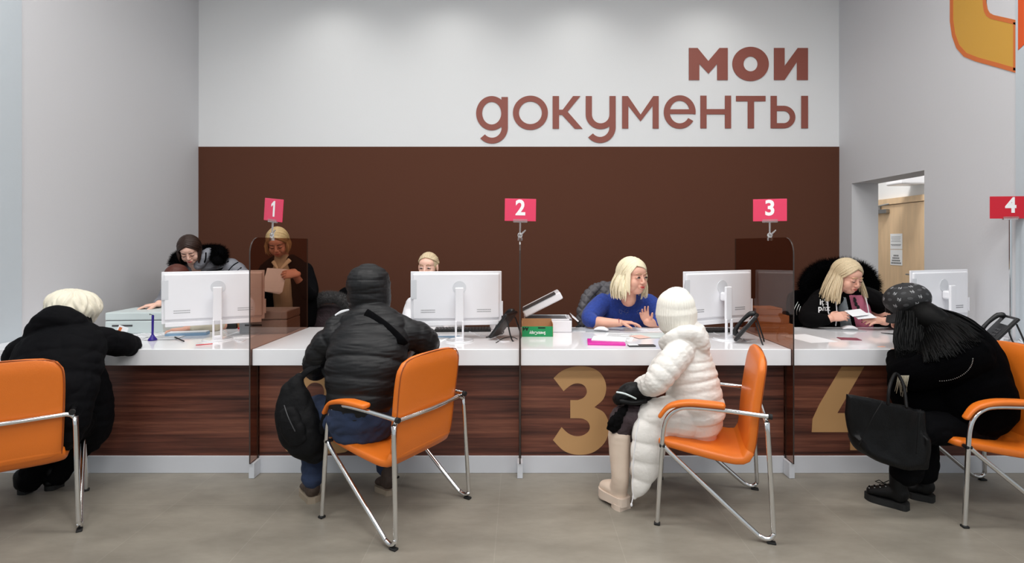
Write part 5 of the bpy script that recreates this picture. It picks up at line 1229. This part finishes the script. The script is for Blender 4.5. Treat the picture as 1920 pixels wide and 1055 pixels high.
for pts in ([(370, 508, 4.43), (384, 490, 4.44), (386, 474, 4.47)], [(388, 508, 4.485), (415, 504, 4.49), (428, 490, 4.52)], [(428, 508, 4.49), (438, 497, 4.51), (446, 492, 4.54)], [(442, 510, 4.49), (452, 502, 4.51)]):
    tube(bm, [onto(gj, q[0], q[1], .001, q[2]) for q in pts], .006, n=8)
obj('dark_piping', bm, M_['black_cloth'], r, smooth=True)
bm = B(); fur_tube(bm, [P(328, 497, 4.36), P(334, 486, 4.42), P(345, 480, 4.55), P(370, 474, 4.66), P(395, 472, 4.64), P(412, 476, 4.55), P(408, 488, 4.46)], [.045, .055, .06, .065, .07, .075, .055], 2600, .035, seed=6); obj('fur_collar', bm, M_['fur_black'], r)
bm = B(); limb(bm, [(403, 600, 5.02, .15), (403, 640, 5.02, .15)]); 
for dx in (-16, 18): limb(bm, [(403+dx, 630, 5.02, .09), (403+dx, 690, 5.02, .075), (403+dx, 722, 5.02, .06)])
garment('trousers', r, bm, 'black_cloth', .008)
for dx in (-16, 18): q = P(403+dx, 735, 5.04); shoe(r, (q.x, q.y+.04, 0), (q.x, q.y-.2, 0), 1.0, .1, 'black_leather', 'rubber')

# ------------------------------------------------------------------ person 6: clerk hidden behind the leftmost computer
r = person('person mostly hidden behind the leftmost computer, only auburn crown and one cream-sleeved forearm showing', (-2.62, 4.35, 0))
bm = B(); Mh = headM(331, 526, 4.2, 190, 25, 0, .98); head_skin(bm, Mh)
chain(bm, [(345, 690, 4.34, .13, .1), (345, 600, 4.32, .14, .1), (338, 560, 4.26, .06)])
limb(bm, [(400, 575, 4.25, .045), (425, 606, 4.05, .038), (385, 612, 3.86, .03), (348, 617, 3.78, .024)]); hand(bm, P(350, 617, 3.78), (-1, -.12, -.06), (0, -.2, -1), -1, 14)
limb(bm, [(300, 580, 4.22, .045), (287, 608, 4.0, .035), (300, 618, 3.9, .028)]); hand(bm, P(302, 619, 3.88), (.8, -.5, -.1), (0, 0, -1), 1, 16)
limb(bm, [(345, 690, 4.3, .09), (345, 700, 3.95, .07)]); body(r, bm); face_parts(r, Mh, down=1)
obj('hair', hair_mesh(Mh, .06, 0, n=60, seed=15, th0=60, flare=.0, front=52), REDH, r, smooth=True)
bm = B(); chain(bm, [(345, 690, 4.34, .17, .13), (345, 630, 4.33, .19, .13), (345, 588, 4.3, .19, .12), (340, 570, 4.27, .11, .09)])
limb(bm, [(392, 580, 4.26, .07), (418, 602, 4.1, .055), (405, 610, 3.93, .048), (380, 613, 3.84, .042), (366, 615, 3.80, .038)])
limb(bm, [(302, 582, 4.25, .065), (290, 596, 4.08, .06), (290, 606, 3.96, .055), (296, 612, 3.90, .045)])
garment('sweater', r, bm, 'cream_sleeve', .006, 1, folds(.004, 14, 14, 14))
bm = B(); limb(bm, [(345, 705, 4.32, .12), (345, 712, 3.98, .09)]); limb(bm, [(345, 720, 3.98, .07), (345, 840, 4.0, .05)]); garment('trousers', r, bm, 'black_cloth', .008)
q = P(345, 860, 3.98); shoe(r, (q.x, 4.05, 0), (q.x, 3.82, 0), 1.0, .09, 'black_leather', 'rubber')

# ------------------------------------------------------------------ person 7: standing blond woman behind divider 1
r = person('person with dark-blond bob, black cardigan and cream shirt standing behind divider 1 reading papers', (-2.05, 4.6, 0))
bm = B(); Mh = headM(521, 455, 4.42, 192, 30, 4, 1.0); head_skin(bm, Mh, 1.05)
chain(bm, [(540, 640, 4.62, .13, .10), (540, 560, 4.6, .15, .1), (535, 510, 4.58, .14, .09), (527, 480, 4.5, .05)])
limb(bm, [(575, 505, 4.58, .045), (580, 548, 4.5, .04), (556, 520, 4.32, .028)]); hand(bm, P(560, 514, 4.27), (-.95, -.12, .02), (0, .85, -.5), -1, 20, spread=.02)
limb(bm, [(498, 505, 4.56, .045), (490, 548, 4.48, .04), (500, 540, 4.38, .028)]); hand(bm, P(500, 540, 4.38), (.6, .0, .5), (0, -1, .2), 1, 5)
limb(bm, [(545, 640, 4.62, .08), (545, 780, 4.62, .05)]); body(r, bm); face_parts(r, Mh, down=1)
obj('hair', hair_mesh(Mh, .085, 8, n=80, seed=9, th0=62, flare=.022, curl=.03, front=52), DBLOND, r, smooth=True)
bm = B(); chain(bm, [(541, 590, 4.60, .12, .11), (540, 550, 4.58, .125, .12), (535, 510, 4.55, .11, .11), (530, 492, 4.52, .075, .075), (528, 484, 4.5, .06, .06)])
garment('shirt', r, bm, 'cream_cloth', .006, 1, folds(.003, 16, 16, 6))
bm = B(); cs = P(525, 495, 4.4); loft(bm, [(P(512, 490, 4.42), .018, .006), (P(520, 503, 4.40), .01, .005)], side=(1, 0, .5), n=10); loft(bm, [(P(543, 487, 4.42), .02, .006), (P(528, 503, 4.40), .01, .005)], side=(1, 0, -.5), n=10); obj('shirt_collar', bm, M_['cream_cloth'], r, smooth=True)
bm = B()
chain(bm, [(504, 600, 4.58, .07, .12), (504, 560, 4.57, .075, .13), (500, 520, 4.56, .075, .12), (505, 500, 4.55, .06, .10), (514, 487, 4.53, .035, .07)])
chain(bm, [(572, 600, 4.58, .09, .12), (572, 560, 4.57, .10, .13), (566, 520, 4.56, .09, .12), (558, 500, 4.55, .065, .10), (546, 485, 4.53, .035, .07)])
chain(bm, [(541, 600, 4.68, .2, .07), (538, 540, 4.68, .2, .07), (534, 500, 4.64, .17, .06), (530, 487, 4.6, .1, .04)], ex=2.4)
limb(bm, [(572, 506, 4.57, .07), (582, 540, 4.53, .066), (580, 552, 4.46, .06), (566, 533, 4.37, .045)]); limb(bm, [(500, 506, 4.57, .065), (490, 540, 4.52, .06), (494, 545, 4.42, .052), (500, 534, 4.34, .042)])
garment('cardigan', r, bm, 'black_cloth', .006, 1, folds(.003, 12, 12, 8))
bm = B(); chain(bm, [(542, 590, 4.62, .165, .13), (542, 620, 4.62, .17, .13)]); 
for dx in (-16, 18): limb(bm, [(542+dx, 620, 4.62, .09), (542+dx, 700, 4.62, .07), (542+dx, 752, 4.62, .06)])
garment('trousers', r, bm, cloth('beige_cloth', (196, 160, 128)), .008)
for dx in (-16, 18): q = P(542+dx, 750, 4.64); shoe(r, (q.x, q.y+.04, 0), (q.x, q.y-.2, 0), 1.0, .09, 'black_leather', 'rubber')
Mp = Matrix.Translation(P(515, 525, 4.26)) @ Matrix.Rotation(math.radians(6), 4, 'Z') @ Matrix.Rotation(math.radians(-22), 4, 'X') @ Matrix.Rotation(math.radians(4), 4, 'Y')
for i in range(3):
    bm = B(); box(bm, (-.004*i, .003*i, -.003*i), (.16, .0015, .20), M=Mp @ Matrix.Rotation(math.radians(3*i), 4, 'Y')); o = obj('paper_sheet', bm, M_['paper']); tag(o, ['front sheet of the papers held by the woman behind divider 1', 'middle sheet of the papers held by the woman behind divider 1', 'rear sheet of the papers held by the woman behind divider 1'][i], 'paper')

# ------------------------------------------------------------------ person 8: clerk behind the station 2 computer
r = person('person with tied-back blond hair peeking over the station 2 computer, white shirt', (-.84, 4.6, 0))
bm = B(); Mh = headM(803, 501, 4.35, 172, 4, 0, 1.0); head_skin(bm, Mh)
chain(bm, [(812, 690, 4.56, .13, .1), (812, 600, 4.55, .14, .1), (808, 560, 4.5, .06), (806, 540, 4.42, .05)])
limb(bm, [(785, 575, 4.54, .04), (769, 592, 4.48, .035), (771, 607, 4.32, .03), (792, 613, 4.17, .026)]); hand(bm, P(800, 620, 4.12), (.5, -.8, 0), (0, 0, -1), 1, 18)
limb(bm, [(845, 575, 4.54, .04), (861, 592, 4.48, .035), (861, 607, 4.32, .03), (840, 613, 4.17, .026)]); hand(bm, P(835, 620, 4.12), (-.5, -.8, 0), (0, 0, -1), -1, 18)
limb(bm, [(812, 700, 4.5, .09), (812, 705, 4.15, .07)]); body(r, bm, 'skin_pale'); face_parts(r, Mh, down=.7, brow=DBLOND[1])
bm = B(); ell(bm, (0, -.022, .036), (.0815, .094, .0885), Mh); rnd = random.Random(21)
for i in range(110):
    th = -100+200*(i+.5)/110; ph = 50+38*abs(th/100)**1.5
    lock(bm, Mh, dirv(th, ph), dirv(180+rnd.uniform(-14, 14), 88+rnd.uniform(-14, 10)), 0, rnd.choice((0, 0, 1, 2)), off=-.003+rnd.uniform(0, .005), a=.009, b=.004)
ell(bm, (0, -.13, .03), (.035, .03, .035), Mh); obj('hair', bm, BLONDE, r, smooth=True)
bm = B(); chain(bm, [(812, 700, 4.56, .17, .13), (812, 630, 4.56, .19, .13), (812, 588, 4.54, .19, .12), (809, 562, 4.5, .1, .085)])
limb(bm, [(775, 570, 4.53, .068), (768, 590, 4.48, .062), (770, 606, 4.32, .05), (792, 612, 4.18, .042)]); limb(bm, [(852, 570, 4.53, .068), (862, 590, 4.48, .062), (862, 606, 4.32, .05), (840, 612, 4.18, .042)])
garment('shirt', r, bm, 'white_cloth', .006, 1, folds(.004, 14, 14, 14))
bm = B(); limb(bm, [(812, 705, 4.5, .12), (812, 712, 4.2, .09)]); limb(bm, [(812, 720, 4.2, .07), (812, 780, 4.2, .05)]); garment('trousers', r, bm, 'black_cloth', .008)
q = P(812, 780, 4.2); shoe(r, (q.x, 4.3, 0), (q.x, 4.07, 0), 1.0, .09, 'black_leather', 'rubber')

# ------------------------------------------------------------------ person 9: woman in the blue sweater (station 3)
r = person('person with platinum shoulder-length hair in a blue knit sweater seated at station 3', (.82, 4.3, 0))
bm = B(); Mh = headM(1186, 519, 3.98, 212, 3, 0, 1.17); head_skin(bm, Mh, 1.08)
chain(bm, [(1172, 690, 4.32, .14, .1), (1172, 610, 4.3, .15, .1), (1174, 565, 4.2, .1, .08), (1178, 552, 4.1, .06)])
limb(bm, [(1125, 575, 4.2, .055), (1108, 602, 4.06, .05), (1126, 604, 3.97, .042), (1146, 605, 3.93, .034), (1163, 605, 3.91, .027)])
hand(bm, P(1162, 604, 3.91), (.95, -.15, -.02), (0, -.1, -1), -1, 13, sc=.98, spread=.1)
limb(bm, [(1224, 575, 4.2, .055), (1234, 602, 4.06, .05), (1222, 605, 3.98, .036), (1213, 603, 3.95, .03)])
hand(bm, P(1213, 606, 3.96), (-.25, -.2, .75), (.1, -.9, -.1), 1, 12, sc=.92, spread=.12)
limb(bm, [(1172, 700, 4.3, .09), (1172, 705, 4.0, .07)]); bd = body(r, bm, 'skin'); face_parts(r, Mh, 'lips_red', down=.1, lash=1.5, brow=DBLOND[1])
hb = hair_mesh(Mh, .165, 14, n=85, seed=31, th0=68, flare=.040, curl=.015, front=50, jit=.22)
rnd = random.Random(77)
for i in range(46):                                    # side-swept fringe across the forehead
    t = (i+.5)/46; lock(hb, Mh, dirv(16+6*t, 20+38*t), dirv(-64+rnd.uniform(-6, 6)-8*(1-t), 64+24*t+rnd.uniform(-3, 3)), .10*(1-t)+.03, rnd.choice((0, 0, 1, 2)), off=.004+.004*math.sin(t*3), a=.008, flare=.012)
for i in range(22):
    t = (i+.5)/22; lock(hb, Mh, dirv(20, 24+30*t), dirv(58+rnd.uniform(-4, 10), 72+22*t), .15*rnd.uniform(.8, 1.05), rnd.choice((0, 1, 2)), off=.005, a=.007, flare=.012)
obj('hair', hb, PLAT, r, smooth=True)
bm = B(); chain(bm, [(1172, 700, 4.34, .19, .14), (1172, 640, 4.33, .2, .15), (1172, 605, 4.3, .195, .15), (1172, 578, 4.25, .2, .135), (1174, 562, 4.2, .16, .11), (1178, 551, 4.13, .10, .09), (1181, 545, 4.09, .074, .072)], n=36)
limb(bm, [(1130, 568, 4.22, .08), (1116, 582, 4.16, .08), (1106, 596, 4.07, .068), (1112, 602, 4.0, .052)])
limb(bm, [(1216, 568, 4.22, .078), (1228, 582, 4.16, .078), (1236, 596, 4.07, .064), (1229, 602, 4.0, .046)])
sw = garment('sweater', r, bm, 'blue_knit', .005, 2, folds(.003, 12, 12, 10))
bm = B(); rnd = random.Random(2); swt = tree(sw)
for cx_ in (1164, 1175, 1198, 1206):
    for i in range(12):
        a = i/12*6.28; ell(bm, onto(swt, cx_+4*math.cos(a)*rnd.uniform(.4, 1.1), 584+5*math.sin(a)*rnd.uniform(.4, 1.1), .001), (.002, .002, .002), None, 8, 6)
obj('beads', bm, M_['silver'], sw)['kind'] = 'stuff'
bm = B(); q = P(1160, 604, 3.915)
tube(bm, [q+Vector((0.002*math.cos(a), .0275*math.cos(a), .0275*math.sin(a))) for a in [i*math.pi/8 for i in range(17)]], .0028, n=6); obj('bracelet', bm, M_['maroon'], r, smooth=True)
bm = B(); limb(bm, [(1172, 708, 4.3, .13), (1172, 714, 4.0, .1)]); limb(bm, [(1172, 720, 4.0, .08), (1172, 790, 4.0, .05)]); garment('trousers', r, bm, 'black_cloth', .008)
q = P(1172, 790, 4.0); shoe(r, (q.x, 4.08, 0), (q.x, 3.85, 0), 1.0, .09, 'black_leather', 'rubber')

# ------------------------------------------------------------------ person 10: woman in the black hoodie (station 4)
r = person('person with long ash-blond hair in an open black hoodie over pink and grey shirt', (2.66, 4.3, 0))
bm = B(); Mh = headM(1588, 519, 4.08, 196, 20, 0, 1.1); head_skin(bm, Mh, 1.1)
chain(bm, [(1590, 690, 4.34, .17, .12), (1590, 610, 4.32, .18, .12), (1588, 568, 4.25, .12, .09), (1586, 552, 4.17, .06)])
limb(bm, [(1538, 580, 4.22, .06), (1520, 598, 4.05, .05), (1540, 600, 3.98, .036), (1556, 597, 3.95, .03)])
t1_ = hand(bm, P(1556, 597, 3.95), (.92, -.12, .22), (0, .75, -.65), 1, 16, sc=.98, spread=.02, thumb=.4)
limb(bm, [(1642, 580, 4.22, .06), (1678, 600, 4.06, .05), (1662, 602, 3.95, .034), (1655, 602, 3.93, .03)])
t2_ = hand(bm, P(1655, 600, 3.93), (-.88, -.15, .04), (0, .55, -.8), -1, 18, sc=.98, spread=.02, thumb=.4)
limb(bm, [(1590, 700, 4.3, .09), (1590, 705, 4.0, .07)]); body(r, bm, 'skin'); face_parts(r, Mh, 'lips', down=1.0, brow=DBLOND[0])
bm = B()
for (p, d) in t1_[:3]+t2_[:3]: ell(bm, p+Vector((0, -.005, .003))+d*.003, (.0055, .0035, .0045), None, 8, 6)
obj('nail_varnish', bm, M_['nail'], r, smooth=True)['kind'] = 'stuff'
obj('hair', hair_mesh(Mh, .19, 6, n=95, seed=41, th0=66, flare=.04, curl=-.03, front=50, jit=.15), BLONDE, r, smooth=True)
bm = B(); chain(bm, [(1598, 700, 4.30, .13, .15), (1598, 620, 4.27, .14, .165), (1596, 580, 4.22, .13, .15), (1592, 560, 4.17, .11, .11), (1589, 548, 4.13, .075, .075)], n=36)
me = voxel(bm, .0032, 3, folds(.003, 14, 14, 6)); o = obj('t_shirt', me, [M_['tee_grey'], M_['pink_cloth'], M_['black_cloth']], r, smooth=True)
Mi = wm(o)
for p in me.polygons:
    c = Mi @ p.center; px = CX+c.x/c.y*F; py = CY+(H-c.z)/c.y*F; sl = 1590+(py-560)*.22
    p.material_index = 2 if (py < 553 or abs(px-sl) < 3.5 or (550 < py < 557 and px < sl)) else (1 if px > sl else 0)
shirt = o
bm = B(); fy = 4.055
for i, (x, y) in enumerate(((1603, 563), (1605, 570), (1609, 576))): ell(bm, P(x, y, fy), (.012, .006, .018), None, 12, 8)
ell(bm, P(1602, 559, fy), (.008, .006, .008), None, 12, 8); tube(bm, [P(1604, 580, fy), P(1602, 586, fy)], .003); tube(bm, [P(1611, 580, fy), P(1612, 587, fy)], .003)
obj('shirt_print', bm, M_['ink'], shirt, smooth=True)
bm = B()
chain(bm, [(1540, 700, 4.32, .13, .15), (1540, 620, 4.3, .13, .165), (1541, 580, 4.25, .11, .15), (1552, 560, 4.2, .075, .12), (1570, 549, 4.16, .035, .09)])
chain(bm, [(1652, 700, 4.32, .12, .15), (1652, 620, 4.3, .12, .165), (1650, 580, 4.25, .10, .15), (1636, 560, 4.2, .07, .12), (1614, 549, 4.16, .03, .09)])
chain(bm, [(1594, 690, 4.42, .27, .08), (1594, 590, 4.4, .27, .08), (1592, 560, 4.35, .2, .07), (1590, 548, 4.28, .12, .06)], ex=2.4)
limb(bm, [(1535, 572, 4.22, .088), (1521, 588, 4.14, .085), (1517, 597, 4.06, .07), (1530, 600, 4.0, .058), (1547, 599, 3.965, .044)])
limb(bm, [(1650, 572, 4.22, .085), (1672, 588, 4.16, .082), (1682, 597, 4.08, .068), (1674, 601, 3.99, .056), (1663, 602, 3.95, .042)])
hd = garment('hoodie', r, bm, 'black_knit', .006, 2, folds(.004, 12, 12, 10))
for pts in ([(1551, 547, 4.08), (1552, 565, 4.055), (1553, 585, 4.03), (1557, 594, 4.03)], [(1560, 553, 4.07), (1567, 566, 4.05), (1569, 590, 4.03), (1567, 610, 4.06)], [(1620, 548, 4.08), (1626, 570, 4.05), (1631, 598, 4.03)]):
    bm = B(); tube(bm, [P(*q) for q in pts], .0042, n=8); obj('drawstring', bm, M_['white_cloth'], hd, smooth=True)
p = P(1545, 572, 4.06); bm = text_bm("it's\nphx", .062, frame(p, (1, 0, 0), (0, 0, 1)), depth=.001, bold=.02, lh=.75); wrap(bm, tree(hd), 4.06); obj('chest_lettering', bm, M_['digit'], hd)
bm = B(); limb(bm, [(1590, 708, 4.3, .14), (1590, 714, 4.0, .1)]); limb(bm, [(1590, 720, 4.0, .08), (1590, 790, 4.0, .05)]); garment('trousers', r, bm, 'jeans', .008)
q = P(1590, 790, 4.0); shoe(r, (q.x, 4.08, 0), (q.x, 3.85, 0), 1.0, .09, 'black_leather', 'rubber')
for (x, y, Y, rz, tilt, w_, d_, lab) in ((1606, 586, 3.955, 8, 22, .13, .09, 'white slip in the right hand of the woman in the black hoodie'), (1620, 592, 3.935, -6, 14, .13, .10, 'white card in the left hand of the woman in the black hoodie')):
    Mp = Matrix.Translation(P(x, y, Y)) @ Matrix.Rotation(math.radians(rz), 4, 'Z') @ Matrix.Rotation(math.radians(tilt), 4, 'X') @ Matrix.Rotation(math.radians(-6), 4, 'Y')
    bm = B(); box(bm, (0, 0, 0), (w_, d_, .0015), M=Mp); tag(obj('paper_sheet', bm, M_['paper']), lab, 'paper')
